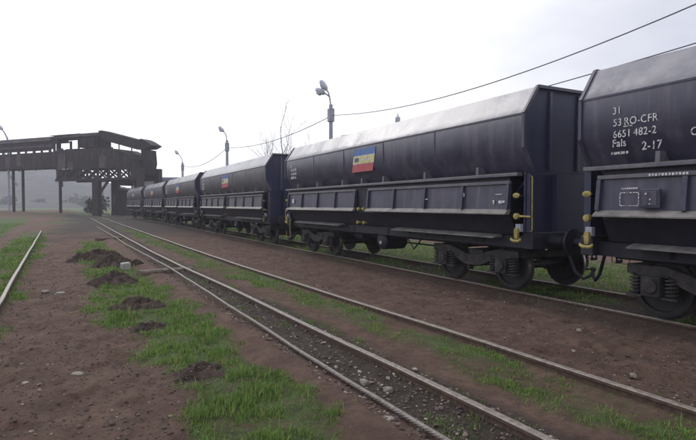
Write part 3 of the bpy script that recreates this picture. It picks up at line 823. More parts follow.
def flap_marks(root, h, side_y, rich):
    x = -HW - .026
    b = MB()
    if rich:    # dashed frame for chalk notes with a line of small print over it
        ya, yb, za, zb = h - .68, h - .96, 1.80, 1.985
        for k in range(6):
            y = ya + (yb - ya) * (k + .18) / 6
            for z in (za, zb): b.box(x - .004, x, y - .032, y, z - .006, z + .006)
        for k in range(4):
            z = za + (zb - za) * (k + .12) / 4
            for y in (ya, yb): b.box(x - .004, x, y - .006, y + .006, z, z + .035)
        for k in range(9): b.box(x - .004, x, ya - .02 - k * .028 - .018, ya - .02 - k * .028, 2.035, 2.057)
        for k in range(7): b.box(x - .004, x, h - 1.72 - k * .04 - .028, h - 1.72 - k * .04, 1.97, 1.99); b.box(x - .004, x, h - 1.72 - k * .04 - .028, h - 1.72 - k * .04, 2.01, 2.022)
        b.build('stencil_mark', M_white, root)
        t = MB()
        for k in range(12): t.box(-HW - .036, -HW - .0335, h - 1.10 - k * .045 - .03, h - 1.10 - k * .045, 2.205, 2.235)
        t.build('stencil_mark', M_white, root)
        cb = MB().box(-HW - .09, -HW - .03, h - 1.29, h - 1.01, 1.765, 2.03).build('control_box', M_frame, root, .012)
        t = MB().box(-HW - .098, -HW - .0885, h - 1.25, h - 1.05, 1.80, 1.995).build('box_door', M_body, cb, .004)
        t = MB()
        for (dy, dz, r_) in ((-.10, .20, .014), (-.16, .12, .011), (-.155, .06, .010)): t.lathe([(0, r_), (.014, r_)], (-HW - .096, h - 1.01 + dy, 1.765 + dz), (-1, 0, 0), 8)
        t.build('box_screw', M_white, cb)
    else:
        for (y, z, a, c) in ((-5.05, 1.83, .04, .07), (-5.20, 1.84, .09, .05), (-5.30, 1.85, .05, .04), (-4.2, 1.98, .05, .07), (-2.9, 1.93, .12, .02)):
            b.box(x - .004, x, y - a, y, z, z + c)
        for k in range(5):
            b.box(x - .004, x, -5.12 - k * .035 - .024, -5.12 - k * .035, 2.00, 2.016)
        for (y, z, a, c) in ((h - .7, 1.88, .20, .14),): b.box(x - .004, x, y - a, y, z, z + c)
        b.build('stencil_mark', M_white, root)

WG = 'black hopper wagons coupled in a train'
# second wagon, the one wholly in view
w2 = make_wagon(11.52)
w2.location = (8.46, 6.66 + 5.76, 0)
tag(w2, 'black hopper wagon seen whole in the middle, large tricolour logo on its side', 'hopper wagon', WG)
# first wagon: copy of its plain tree, then its own markings
w1 = copy_tree(w2)
w1.location = (8.46, 5.48 - 5.76, 0)
for o in list(w1.children):
    if o.name.startswith('foot_step'): bpy.data.objects.remove(o)
tag(w1, 'nearest hopper wagon cut off by the right edge, white running number on its side', 'hopper wagon', WG)
company_logo(w2, 7.02 - 5.76 - .0 + (12.87 - 12.42) - .0 - 1.26, 11.72 - 12.42)
lettering(w2, 5.76, False); flap_marks(w2, 5.76, 0, False)
lettering(w1, 5.76, True); flap_marks(w1, 5.76, 0, True)
text_mesh('O', .15, M_white, 'lettering', w1, (-HW - .003, 3.86 - w1.location.y, 2.70))
w3 = make_wagon(12.3, True)
w3.location = (float(train_x(26.7)), 20.5 + 6.15, 0)
tag(w3, 'third hopper wagon from the right, its dark end showing beside the leafless tree', 'hopper wagon', WG)
company_logo(w3, 27.45 - 26.65, 26.2 - 26.65)
lettering(w3, 6.15, False)
for yb, lab in ((34.45, 'fourth hopper wagon from the right, small logo, below the second yard lamp'),
                (48.4, 'fifth hopper wagon from the right, last but one before the gantry'),
                (62.9, 'farthest hopper wagon, its left end against the dark gantry tower')):
    c = copy_tree(w3)
    ym = yb + 6.15
    c.location = (float(train_x(ym)), ym, 0)
    c.rotation_euler.z = math.atan2(-(float(train_x(ym + 4)) - float(train_x(ym - 4))), 8.0)
    tag(c, lab, 'hopper wagon', WG)

# ------------------------------------------------------------------ loading gantry
T0 = (5.1, 94.6)
ang = math.atan2(.779, -.627)      # local +x = along the gallery, away to the left
def make_gallery():
    g = empty('conveyor_gallery', (T0[0], T0[1], 0), ang)
    tag(g, 'long raised sooty conveyor gallery on posts running off to the left', 'conveyor gallery')
    MB().prism([(-1.9, 12.75), (-1.5, 13.45), (0, 13.75), (1.5, 13.45), (1.9, 12.75), (1.85, 12.72), (0, 13.55), (-1.85, 12.72)], 'x', 11.0, 60).build('roof', M_gantry2, g)
    MB().prism([(-1.7, 13.62), (0, 13.95), (1.7, 13.62), (1.7, 13.5), (0, 13.8), (-1.7, 13.5)], 'x', 6.2, 11.2).build('roof_ridge', M_gantry, g)
    MB().prism([(-1.6, 13.1), (-1.5, 13.6), (1.5, 13.6), (1.6, 13.1)], 'x', .5, 10.6).build('roof', M_gantry2, g)
    for s in (-1, 1):
        ua = 10.6 if s < 0 else 15.5
        MB().box(ua, 60, s * 1.62, s * 1.70, 12.05, 12.72).build('side_panel', M_gantry, g)
        MB().box(ua, 60, s * 1.66, s * 1.80, 11.72, 12.05).build('rail_beam', M_gantry2, g)
        zs = 0.32 if s > 0 else 0
        MB().box(ua, 60, s * 1.60, s * 1.68, 11.33 + zs, 11.72).build('side_panel', M_gantry, g)
        u = 11.2
        while u < 60:
            MB().box(u, u + (.5 if s < 0 else .12), s * 1.60, s * 1.68, 10.84 + zs, 11.34 + zs).build('slot_post', M_gantry, g)
            u += 2.05 + .35 * math.sin(u * 3.1) if s < 0 else 4.2
        MB().box(10.3, 60, s * 1.58, s * 1.70, 8.55, 10.85 + zs).build('side_panel', M_gantry, g)
        MB().box(10.3, 60, s * 1.56, s * 1.74, 8.2, 8.55).build('bottom_chord', M_gantry, g)
        if s < 0:
            rs = random.Random(8); u = 10.4
            while u < 44:       # loose cladding sheets, some slipped
                ww = rs.uniform(1.1, 1.6); dz = rs.choice((0, 0, 0, -.12, .06, -.3))
                M_ = Matrix.Translation((u, -1.71 - rs.uniform(0, .04), 8.62 + dz)) @ Matrix.Rotation(rs.uniform(-.02, .02), 4, 'Y')
                MB().box(0, ww - .06, -.02, 0, 0, rs.uniform(1.9, 2.15), M_).build('cladding_sheet', rs.choice((M_gantry, M_gantry, M_gantry2)), g)
                u += ww + (rs.random() < .15) * .5
        u = 10.5
        b = MB()
        while u < 60:
            b.bar((u, s * 1.72, 8.55), (u, s * 1.72, 10.8), .10, .08); u += 4.5
        b.build('stiffener', M_gantry2, g)
    MB().box(10.3, 60, -1.55, 1.55, 8.3, 8.5).build('floor', M_gantry, g)
    b = MB()
    rr = random.Random(3)
    for k in range(26):
        u = 10.5 + rr.random() * 30
        b.bar((u, -1.6, 8.2), (u + rr.uniform(-.4, .4), -1.6, 8.2 - rr.uniform(.1, .5)), .12)
    for (a, c) in ((12.4, 8.0), (14.0, 7.9), (16.3, 8.05)): b.bar((a, -1.7, c), (a + 2.2, -1.7, c + .12), .12)
    b.build('hanging_debris', M_gantry, g)
    for u in (10.0, 22.05, 34.0, 46.0):
        for s in ((-1, 1) if u > 11 else (-1,)):
            MB().box(u - .17, u + .17, s * .9 - .17, s * .9 + .17, -.6, 8.2 if u > 11 else 12.9).build('post', M_gantry, g)
    for v in (-1.6, 1.6): MB().box(10.2, 10.55, v - .12, v + .12, 8.2, 13.0).build('end_frame', M_gantry, g)
    MB().bar((9.45, -1.2, 7.6), (9.2, -1.2, 4.9), .42, .12).build('hanging_plate', M_gantry, g)
    # bracket lamp of the gallery hangs off the second post
    return g
MB.flip = True
make_gallery()

def make_tower():
    t = empty('loading_tower', (T0[0], T0[1], 0), ang)
    tag(t, 'dark loading tower with hopper and sloping conveyor spanning the train track', 'loading tower')
    # hull / bunker
    MB().prism([(9.85, 8.1), (9.85, 10.9), (5.0, 11.05), (-.4, 11.0), (-4.4, 10.65), (-6.6, 9.8), (-7.4, 9.0), (-7.4, 7.4), (-2.0, 7.7), (5.0, 7.7)], 'y', -2.2, 2.2).build('bunker', M_gantry, t)
    b = MB()
    for u in (8, 5.6, 3.2, .8, -1.6, -4.0, -6.4): b.bar((u, -2.25, 7.8), (u, -2.25, 9.2 if u < -5 else 10.7), .16, .1)
    b.build('bunker_stiffener', M_gantry2, t)
    rs = random.Random(9); u = -5.6
    while u < 9.0:
        ww = rs.uniform(1.2, 1.9)
        M_ = Matrix.Translation((u, -2.28 - rs.uniform(0, .05), 7.75 + rs.choice((0, 0, -.25, .1)))) @ Matrix.Rotation(rs.uniform(-.03, .03), 4, 'Y')
        MB().box(0, ww - .08, -.02, 0, 0, rs.uniform(1.3, 2.6), M_).build('cladding_sheet', rs.choice((M_gantry, M_gantry, M_gantry2)), t)
        u += ww + (rs.random() < .2) * .6
    for (a, c_) in ((9.6, 8.2), (7.6, 6.3), (3.4, 2.0), (-2.0, -3.1)):
        M_ = Matrix.Translation((c_, -1.6, 10.8)) @ Matrix.Rotation(rs.uniform(-.15, .15), 4, 'Y')
        MB().box(0, a - c_, -.05, 0, -.2, rs.uniform(.2, .55), M_).build('torn_sheet', M_gantry, t)
    # struts between bunker and gallery roof line (daylight between)
    b = MB()
    for u in (9.8, 4.7, 3.0, 1.2): b.bar((u, -1.5, 11.0), (u, -1.5, 13.2), .22)
    b.build('strut', M_gantry, t)
    MB().box(.6, 4.6, -1.4, 1.4, 11.3, 12.9).build('belt_housing', M_gantry, t)
    # lower truss with see-through panels
    for s in (-1, 1):
        MB().box(-8.2, 9.6, s * 2.05 - .12, s * 2.05 + .12, 5.75, 6.15).build('bottom_chord', M_gantry, t)
        b = MB()
        us = [9.4, 7.0, 4.6, 2.2, -.2, -2.6, -5.0, -7.4]
        for a, c in zip(us[:-1], us[1:]):
            b.bar((a, s * 2.05, 6.1), (c, s * 2.05, 7.75), .28, .16)
            b.bar((c, s * 2.05, 6.1), (a, s * 2.05, 7.75), .28, .16)
            b.bar((c, s * 2.05, 6.1), (c, s * 2.05, 7.75), .32, .2)
        b.build('truss_web', M_gantry, t)
    MB().box(3.4, 9.5, -2.0, -1.9, 6.0, 7.75).build('truss_plate', M_gantry, t)
    # legs
    for u, w_ in ((.25, .62), (-9.0, .5)):
        for v in (-1.9, 1.9):
            MB().box(u - w_, u + w_, v - .4, v + .4, -.5, 5.75 if u > 0 else 7.6).build('leg', M_gantry, t)
    MB().box(-8.4, -7.45, -2.2, 2.2, 5.9, 8.9).build('end_wall', M_gantry, t)
    MB().bar((-7.6, -2.1, 6.0), (-9.0, -2.1, 3.0), .3).build('knee_brace', M_gantry, t)
    MB().bar((.3, -1.9, 3.0), (-2.4, -1.9, 5.8), .3).build('knee_brace', M_gantry, t)
    # chute, and an added dark block for the gloom inside the tower
    MB().prism([(-.35, -.5), (-.35, 4.3), (-1.3, 4.7), (-2.3, 4.3), (-2.3, -.5)], 'y', .6, 3.6).build('gloom_block', M_gantry, t)
    MB().prism([(-2.0, 5.75), (-7.0, 5.75), (-5.6, 4.95), (-3.4, 4.95)], 'y', -1.2, 1.2).build('loading_chute', M_gantry, t)
    MB().box(-1.2, -.6, .5, .6, 2.2, 3.4).build('gloom_block_pane', M_dark, t)
    # sloping conveyor on top with its head and drop chute
    c = MB().prism([(1.1, 12.9), (.85, 13.95), (.2, 14.0), (-7.9, 12.0), (-9.0, 11.75), (-9.4, 10.6), (-7.4, 10.55), (-.6, 12.25)], 'y', -.9, .9).build('inclined_conveyor', M_gantry, t)
    MB().prism([(-7.8, 11.9), (-8.3, 12.2), (-9.2, 11.85), (-10.7, 11.05), (-9.5, 10.6)], 'y', -1.1, 1.1).build('conveyor_head', M_gantry, c)
    MB().prism([(-8.1, 10.6), (-9.7, 10.4), (-9.9, 8.3), (-9.4, 6.6), (-8.5, 6.6)], 'y', -.8, .8).build('drop_chute', M_gantry, c)
    b = MB()
    for u in (-9.95, -9.8): b.bar((u, -1.0, 10.4), (u - .1, -1.0, 7.0), .09)
    b.build('ladder', M_gantry, t)
    b = MB()
    for u, z in ((-.2, 13.6), (-3.3, 12.4), (-6, 11.9)): b.bar((u, -.6, z - 2.6), (u, -.6, z - .6), .13)
    b.build('conveyor_prop', M_gantry, t)
    return t
make_tower()
MB.flip = False

# flat-roofed shed behind the far wagons
sh = empty('shed', (17.6, 117, 0), R(-20))
tag(sh, 'low shed with flat blue-grey roof behind the far wagons', 'shed')
MB().box(-6, 6, -4, 4, -.5, 6.9).build('wall', M_plaster, sh)
MB().box(-6.5, 6.5, -4.5, 4.5, 6.9, 7.5).build('roof', M_roofblue, sh)
for k in range(3): MB().box(-4.4 + k * 3.4, -2.6 + k * 3.4, -4.06, -3.98, 3.2, 5.2).build('window', M_dark, sh)
MB().box(-6.05, -5.95, -1.2, 1.2, 0, 3).build('door', M_post, sh)

# ------------------------------------------------------------------ yard lamps and wires
def make_lamp(loc, H, heads, label, arm_dir, r=.11):
    p = empty('yard_lamp', loc)
    tag(p, label, 'lamp post', 'lamp posts along the far side of the train')
    ad = Vector(arm_dir).normalized()
    MB().tube([(0, 0, -.5), (0, 0, H * .5), (0, 0, H)], [r * 1.35, r * 1.15, r], 12).build('pole', M_post, p)
    MB().box(-.17, .17, -.17, .17, H - 1.05, H - .25).build('pole_clamp', M_post, p, .02)
    for k, (sp, out_, up) in enumerate(heads):
        side = Vector((-ad.y, ad.x, 0))
        d = (ad + side * sp).normalized()
        a = [Vector((0, 0, H - .1)), Vector((0, 0, H + .45)) + d * .08, Vector((0, 0, H + .45 + up * .55)) + d * out_ * .5, Vector((0, 0, H + .45 + up)) + d * out_]
        arm = MB().tube(a, .045, 8).build('lamp_arm', M_post, p)
        u = (a[3] - a[2]).normalized()
        b0 = a[3] - u * .1
        hb = MB().lathe([(0, .07), (.08, .13), (.2, .17), (.45, .18), (.62, .14), (.72, .06)], b0, u, 14)
        hd = hb.build('lamp_head', M_lamp, arm)
        MB().lathe([(0, .05), (.1, .15), (.3, .15), (.42, .05)], b0 + u * .24 - Vector((0, 0, .13)), u, 12).build('lamp_lens', M_lens, hd)
    return p
cosT, sinT = math.cos(R(27.87)), math.sin(R(27.87))
def world(px, Z):            # plan position of a picture column at camera depth Z
    xc = (px - 348) / 520 * Z
    return (xc * cosT + Z * sinT, Z * cosT - xc * sinT)
l1 = world(331, 32)
la1 = make_lamp((l1[0], l1[1], 0), 7.95, [(-.45, .50, .30), (.05, .30, .50)], 'tallest looking yard lamp with two heads, rising behind the middle wagon', (-cosT, sinT, 0))
l2 = world(227.5, 50)
la2 = make_lamp((l2[0], l2[1], 0), 8.0, [(-.2, .40, .45)], 'single headed yard lamp rising behind the third wagon', (-cosT, sinT, 0), .12)
l3 = world(183, 70)
la3 = make_lamp((l3[0], l3[1], 0), 7.5, [(-.2, .65, .75)], 'farthest single headed yard lamp, rising behind the fourth wagon', (-cosT, sinT, 0), .13)
l0 = (15.0, 0.6)
la0 = make_lamp((l0[0], l0[1], 0), 9.0, [(0, .7, 1.3)], 'yard lamp behind the nearest wagon', (-cosT, sinT, 0))
# slim pale mast just showing over the wagon roof
lm = world(397.5, 40)
p = empty('signal_mast', (lm[0], lm[1], 0))
tag(p, 'slim pale mast whose tip shows above the middle wagon roof', 'mast')
MB().tube([(0, 0, -.4), (0, 0, 8.0)], [.16, .13], 10).build('mast_pole', M_concrete, p)
MB().lathe([(0, .13), (.1, .19), (.5, .19), (.6, .08), (.8, .03)], (0, 0, 8.0), (0, 0, 1), 12).build('mast_cap', M_lamp, p)

def wire(a, b, sag, r, label, cat='cable', n=24):
    pts = []
    for k in range(n + 1):
        t = k / n
        pts.append(tuple(a[i] + (b[i] - a[i]) * t - (4 * sag * t * (1 - t) if i == 2 else 0) for i in range(3)))
    o = MB().tube(pts, r, 6).build('overhead_cable', M_wire)
    tag(o, label, cat, 'overhead cables between the yard lamps')
    return o
ZA = 7.25
wire((l1[0], l1[1], ZA + .05), (l0[0], l0[1], 8.48), 1.30, .019, 'upper overhead cable sweeping right from the two headed lamp')
wire((14.3, 27.9, 5.95), (14.75, .65, 6.55), .38, .017, 'lower overhead cable coming out from behind the middle wagon roof')
wire((l1[0], l1[1], ZA), (l2[0], l2[1], 7.3), .55, .022, 'overhead cable dipping left from the two headed lamp behind the tree')
wire((l2[0], l2[1], 7.3), (l3[0], l3[1], 7.1), .8, .022, 'overhead cable between the two farthest yard lamps')

# bracket lamp at the left edge, leaning on the gallery post
gl = world(9.3, 94)
p = empty('street_lamp', (gl[0], gl[1], 0))
tag(p, 'slender bent lamp at the left edge braced against the gallery post', 'lamp post')
dl = Vector((-cosT, sinT, 0))
MB().tube([tuple(Vector((0, 0, 7.2)) + dl * .02), (0, 0, 10), (0, 0, 12.4), tuple(Vector((0, 0, 13.8)) + dl * .1), tuple(Vector((0, 0, 14.8)) + dl * .6), tuple(Vector((0, 0, 15.5)) + dl * 1.1)], [.20, .18, .16, .14, .12, .10], 10).build('pole', M_post, p)
MB().tube([(0, 0, -.4), (0, 0, 7.2)], [.16, .15], 10).build('lower_pole', M_post, p)
MB().tube([(0, 0, 7.3), tuple(Vector((0, 0, 5.3)) - dl * 1.6)], .15, 8).build('brace', M_post, p)
hd = MB().lathe([(0, .1), (.2, .28), (.8, .36), (1.3, .26), (1.5, .1)], tuple(Vector((0, 0, 15.35)) + dl * .9), tuple(dl * .75 + Vector((0, 0, .65))), 14).build('lamp_head', M_lamp, p)

# ------------------------------------------------------------------ bare tree and bushes
def bare_tree(loc, H, label, seed, spread=1.0, n0=4, name='bare_tree'):
    rr = random.Random(seed)
    root = empty(name, loc)
    tag(root, label, 'tree')
    MB().tube([(0, 0, -.4), (.05, 0, H * .12), (.02, .05, H * .26)], [.20, .16, .13], 10).build('trunk', M_bark, root)
    tw = MB()
    def grow(p, d, ln, r, lev):
        pts = [p]; q = p.copy(); dd = d.copy(); m = 4
        for k in range(m):
            dd = (dd + Vector((rr.uniform(-1, 1), rr.uniform(-1, 1), rr.uniform(-.3, .6))) * .16).normalized()
            q = q + dd * ln / m; pts.append(q.copy())
        tw.tube(pts, [r * (1 - .6 * k / m) for k in range(m + 1)], 5 if lev < 2 else 3)
        if lev >= 4: return
        for k in range(3 if lev < 3 else 2):
            t = rr.uniform(.35, 1.0); i = min(int(t * m), m - 1); base = pts[i].lerp(pts[i + 1], t * m - i)
            nd = (dd + Vector((rr.uniform(-1, 1), rr.uniform(-1, 1), rr.uniform(-.25, .8))) * .75 * spread).normalized()
            grow(base, nd, ln * rr.uniform(.5, .72), r * .5, lev + 1)
    for k in range(n0):
        a = k / n0 * 6.28 + rr.random()
        grow(Vector((.02, .05, H * .25)), Vector((math.cos(a) * .5 * spread, math.sin(a) * .5 * spread, 1)).normalized(), H * rr.uniform(.36, .5), .05, 1)
    grow(Vector((.02, .05, H * .25)), Vector((-.05, .1, 1)).normalized(), H * .7, .06, 1)
    tw.build('crown', M_bark, root)
t1 = world(286, 45)
bare_tree((t1[0], t1[1], 0), 8.6, 'leafless tree with fine bare twigs behind the gap between second and third wagon', 21, 1.05, 13)

def leaf_mat(name, c1, c2):
    m = mat(name, c1, c2, rough=0.8, scale=1.5)
    return m
M_leaf = leaf_mat('bush_leaves', (0.030, 0.042, 0.020), (0.075, 0.085, 0.045))
def bush(loc, rx, rz, n, label, seed, name='bush', cat='bush', group=None, size=.25):
    r = np.random.default_rng(seed)
    root = empty(name, loc)
    tag(root, label, cat, group)
    st = MB()
    for k in range(7):
        a = r.uniform(0, 6.28)
        st.tube([(0, 0, -.3), (math.cos(a) * rx * .3, math.sin(a) * rx * .3, rz * .5), (math.cos(a) * rx * .6, math.sin(a) * rx * .6, rz * 1.2)], [.06, .04, .015], 5)
    st.build('stem', M_bark, root)
    # clumped leaf faces
    cl = r.normal(0, 1, (26, 3)); cl /= np.linalg.norm(cl, axis=1)[:, None]; cl *= r.uniform(.3, 1, (26, 1))
    c = cl[r.integers(0, 26, n)] + r.normal(0, .17, (n, 3))
    c = c * np.array([rx, rx, rz]) + np.array([0, 0, rz * (.6 if name == 'far_tree' else .9)])
    c[:, 2] = np.maximum(c[:, 2], .05)
    a = r.normal(0, 1, (n, 3)); a /= np.linalg.norm(a, axis=1)[:, None]
    b = np.cross(a, r.normal(0, 1, (n, 3))); b /= np.linalg.norm(b, axis=1)[:, None]
    s = size * r.uniform(.5, 1.2, (n, 1))
    v = np.stack([c - a * s, c + b * s * .45, c + a * s, c - b * s * .45], 1).reshape(-1, 3)
    o = raw_mesh('foliage', v, np.arange(n * 4).reshape(n, 4), M_leaf)
    o.parent = root
    return root
for i, (px, Z, rx, rz, lab) in enumerate([(96, 104, 2.0, 2.3, 'rounded scrubby bush under the gantry just left of its dark leg')]):
    q = world(px, Z)
    bush((q[0], q[1], 0), rx, rz, 900, lab, 200 + i, size=.45)
# background trees on the plain in front of the hills
for i, (px, Z, rx, rz) in enumerate([(75, 330, 6, 5.0), (86, 310, 5, 4.5), (40, 320, 6, 4.5), (9, 300, 5, 4.5), (-14, 330, 5, 6)]):
    q = world(px, Z)
    labs = ['hazy far tree right of the right hand gallery post, seen under the gallery', 'hazy far tree seen under the gallery nearer to the tower', 'hazy far tree midway between the gallery posts', 'hazy far tree left of the left gallery post', 'hazy far tree beyond the left edge', 'hazy far tree seen through the gantry legs']
    bush((q[0], q[1], 0), rx, rz, 1100, labs[i], 300 + i, 'far_tree', 'tree', None, .8)

# ------------------------------------------------------------------ mounds, beams, stones
M_mound = mat('black_spoil', (0.028, 0.022, 0.020), (0.085, 0.062, 0.052), rough=0.95, scale=9, bump=0.03, bscale=16, spec=0.2)
mlab = ['farthest dark spoil mound in the grass strip beside the footpath', 'second farthest dark spoil mound in the grass strip', 'dark spoil mound to the left of the pale block', 'dark spoil mound with a grassy top at mid distance in the grass strip', 'nearest dark clod mound in the foreground grass', 'small low dark mound just in front of the grassy topped one']
for i, (mx_, my_, ra, rb, hh) in enumerate(MOUNDS):
    n1, n2 = 64, 22
    v = []; f = []
    z0 = float(ground_z(np.array([mx_]), np.array([my_]))[0])
    for j in range(n2 + 1):
        t = j / n2
        for k in range(n1):
            a = k / n1 * 2 * math.pi
            ex = 1 + .75 * (float(fbm(np.array([math.cos(a) * 1.4 + i * 7]), np.array([math.sin(a) * 1.4]), .8, 3, 80)[0]) - .5) * 2
            x = math.cos(a) * ra * t * ex; y = math.sin(a) * rb * t * ex
            nse = float(fbm(np.array([x + i * 3.3]), np.array([y]), .16, 4, 81)[0]) - .5
            ns2 = float(fbm(np.array([x + i * 3.3]), np.array([y]), .06, 3, 84)[0]) - .5
            z = hh * (1 - t ** 1.7) * (1 + .25 * math.sin(a)) + (nse * max(hh * 1.1, .10) + ns2 * .07) * (1 - t ** 5) - .06 * t ** 6
            v.append((x, y, z))
    for j in range(n2):
        f += [(j * n1 + k, (j + 1) * n1 + k, (j + 1) * n1 + (k + 1) % n1, j * n1 + (k + 1) % n1) for k in range(n1)]
    f.append(tuple(range(n1))[::-1])
    o = MB().add(v, f, True).build('earth_mound', M_mound, None, 0, (mx_, my_, z0 - .01))
    tag(o, mlab[i], 'mound', 'dark mounds in the grass strip')

def beam(a, b, w_, h_, m, label):
    a = Vector(a); b = Vector(b); L_ = (b - a).length
    n = 14; v = []; f = []
    rr = random.Random(int(a.y * 10))
    for j in range(n + 1):
        t = j / n
        for (sx, sz) in ((-1, -1), (1, -1), (1, .6), (.75, 1), (-.75, 1), (-1, .6)):
            v.append((t * L_, sx * w_ / 2 * (1 + rr.uniform(-.12, .10)), sz * h_ / 2 * (1 + rr.uniform(-.14, .08))))
    for j in range(n): f += [(j * 6 + k, j * 6 + (k + 1) % 6, (j + 1) * 6 + (k + 1) % 6, (j + 1) * 6 + k) for k in range(6)]
    f += [tuple(range(6))[::-1], tuple(range(n * 6, n * 6 + 6))]
    o = MB().add(v, f).build('timber_beam', m)
    d = b - a
    o.location = a
    o.rotation_euler = (0, -math.atan2(d.z, math.hypot(d.x, d.y)), math.atan2(d.y, d.x))
    tag(o, label, 'beam', 'beams across the haulage rope')
beam((1.46, 14.18, .035), (2.88, 14.70, .0), .26, .20, M_wood, 'grey weathered timber beam lying under the rope, right of the pale block')
beam((1.05, 29.3, .05), (2.30, 30.55, .0), .26, .14, M_woodred, 'dark reddish beam lying across the rope farther away')

def rock(loc, sz, m, label, seed, name='stone', group=None, cat='stone'):
    rr = random.Random(seed)
    bm = bmesh.new(); bmesh.ops.create_icosphere(bm, subdivisions=2, radius=1)
    for v_ in bm.verts:
        v_.co *= 1 + rr.uniform(-.22, .18)
        for ax in range(3): v_.co[ax] = max(-.8, min(.8, v_.co[ax])) * sz[ax]
    me = bpy.data.meshes.new(name); bm.to_mesh(me); bm.free(); me.materials.append(m)
    o = bpy.data.objects.new(name, me); COL.objects.link(o)
    o.location = loc; o.rotation_euler.z = rr.uniform(0, 6.28)
    tag(o, label, cat, group)
    return o
cb = MB().box(-.115, .115, -.10, .10, -.05, .225).build('concrete_block', M_concrete, None, .02, (1.27, 15.5, 0)); cb.rotation_euler = (R(3), R(-4), R(14))
tag(cb, 'small pale concrete block standing in grass left of the timber beam', 'block')
rock((-.25, 11.9, .03), (.12, .09, .045), M_stone, 'pale flat stone on the footpath, right of a pair', 1, group='pale stones on the footpath')
rock((-.52, 12.3, .03), (.10, .07, .04), M_stone, 'pale flat stone on the footpath, left of a pair', 2, group='pale stones on the footpath')
rock((2.27, 3.60, .02), (.085, .07, .05), M_stone, 'pale stone touching the steel rope near the bottom edge', 3, group='pale stones along the rope')
rock((.02, 6.15, .02), (.09, .05, .03), M_stone, 'flat pale stone in the middle of the footpath in the foreground', 5, group='pale stones on the footpath')
rlab = ['middle one of four pale stones in a row left of the steel rope', 'second farthest of the pale stones in a row left of the rope', 'nearest of the row of four pale stones left of the rope', 'lone pale stone half under the steel rope in the foreground', 'pale stone between rope and rail, farther of two', 'pale stone between rope and rail, nearer of two', 'farthest pale stone in the row left of the steel rope']
for i, (x, y) in enumerate([(2.16, 7.3), (2.12, 7.75), (2.14, 6.95), (2.20, 5.6), (2.62, 4.6), (2.72, 4.3), (2.1, 8.3)]):
    rock((x, y, -.012), (.06, .05, .04), M_stone, rlab[i], 20 + i, group='pale stones along the rope')
for i, (x, y) in enumerate([(5.4, 4.3), (5.2, 3.4), (6.4, 5.0)]):
    rock((x, y, .012), (.05, .035, .03), M_stone, ['small pale stone on the dirt road, middle one of three', 'small pale stone on the dirt road, nearest to the empty track', 'small pale stone on the dirt road, nearest to the train'][i], 40 + i, group='pale stones on the dirt road')

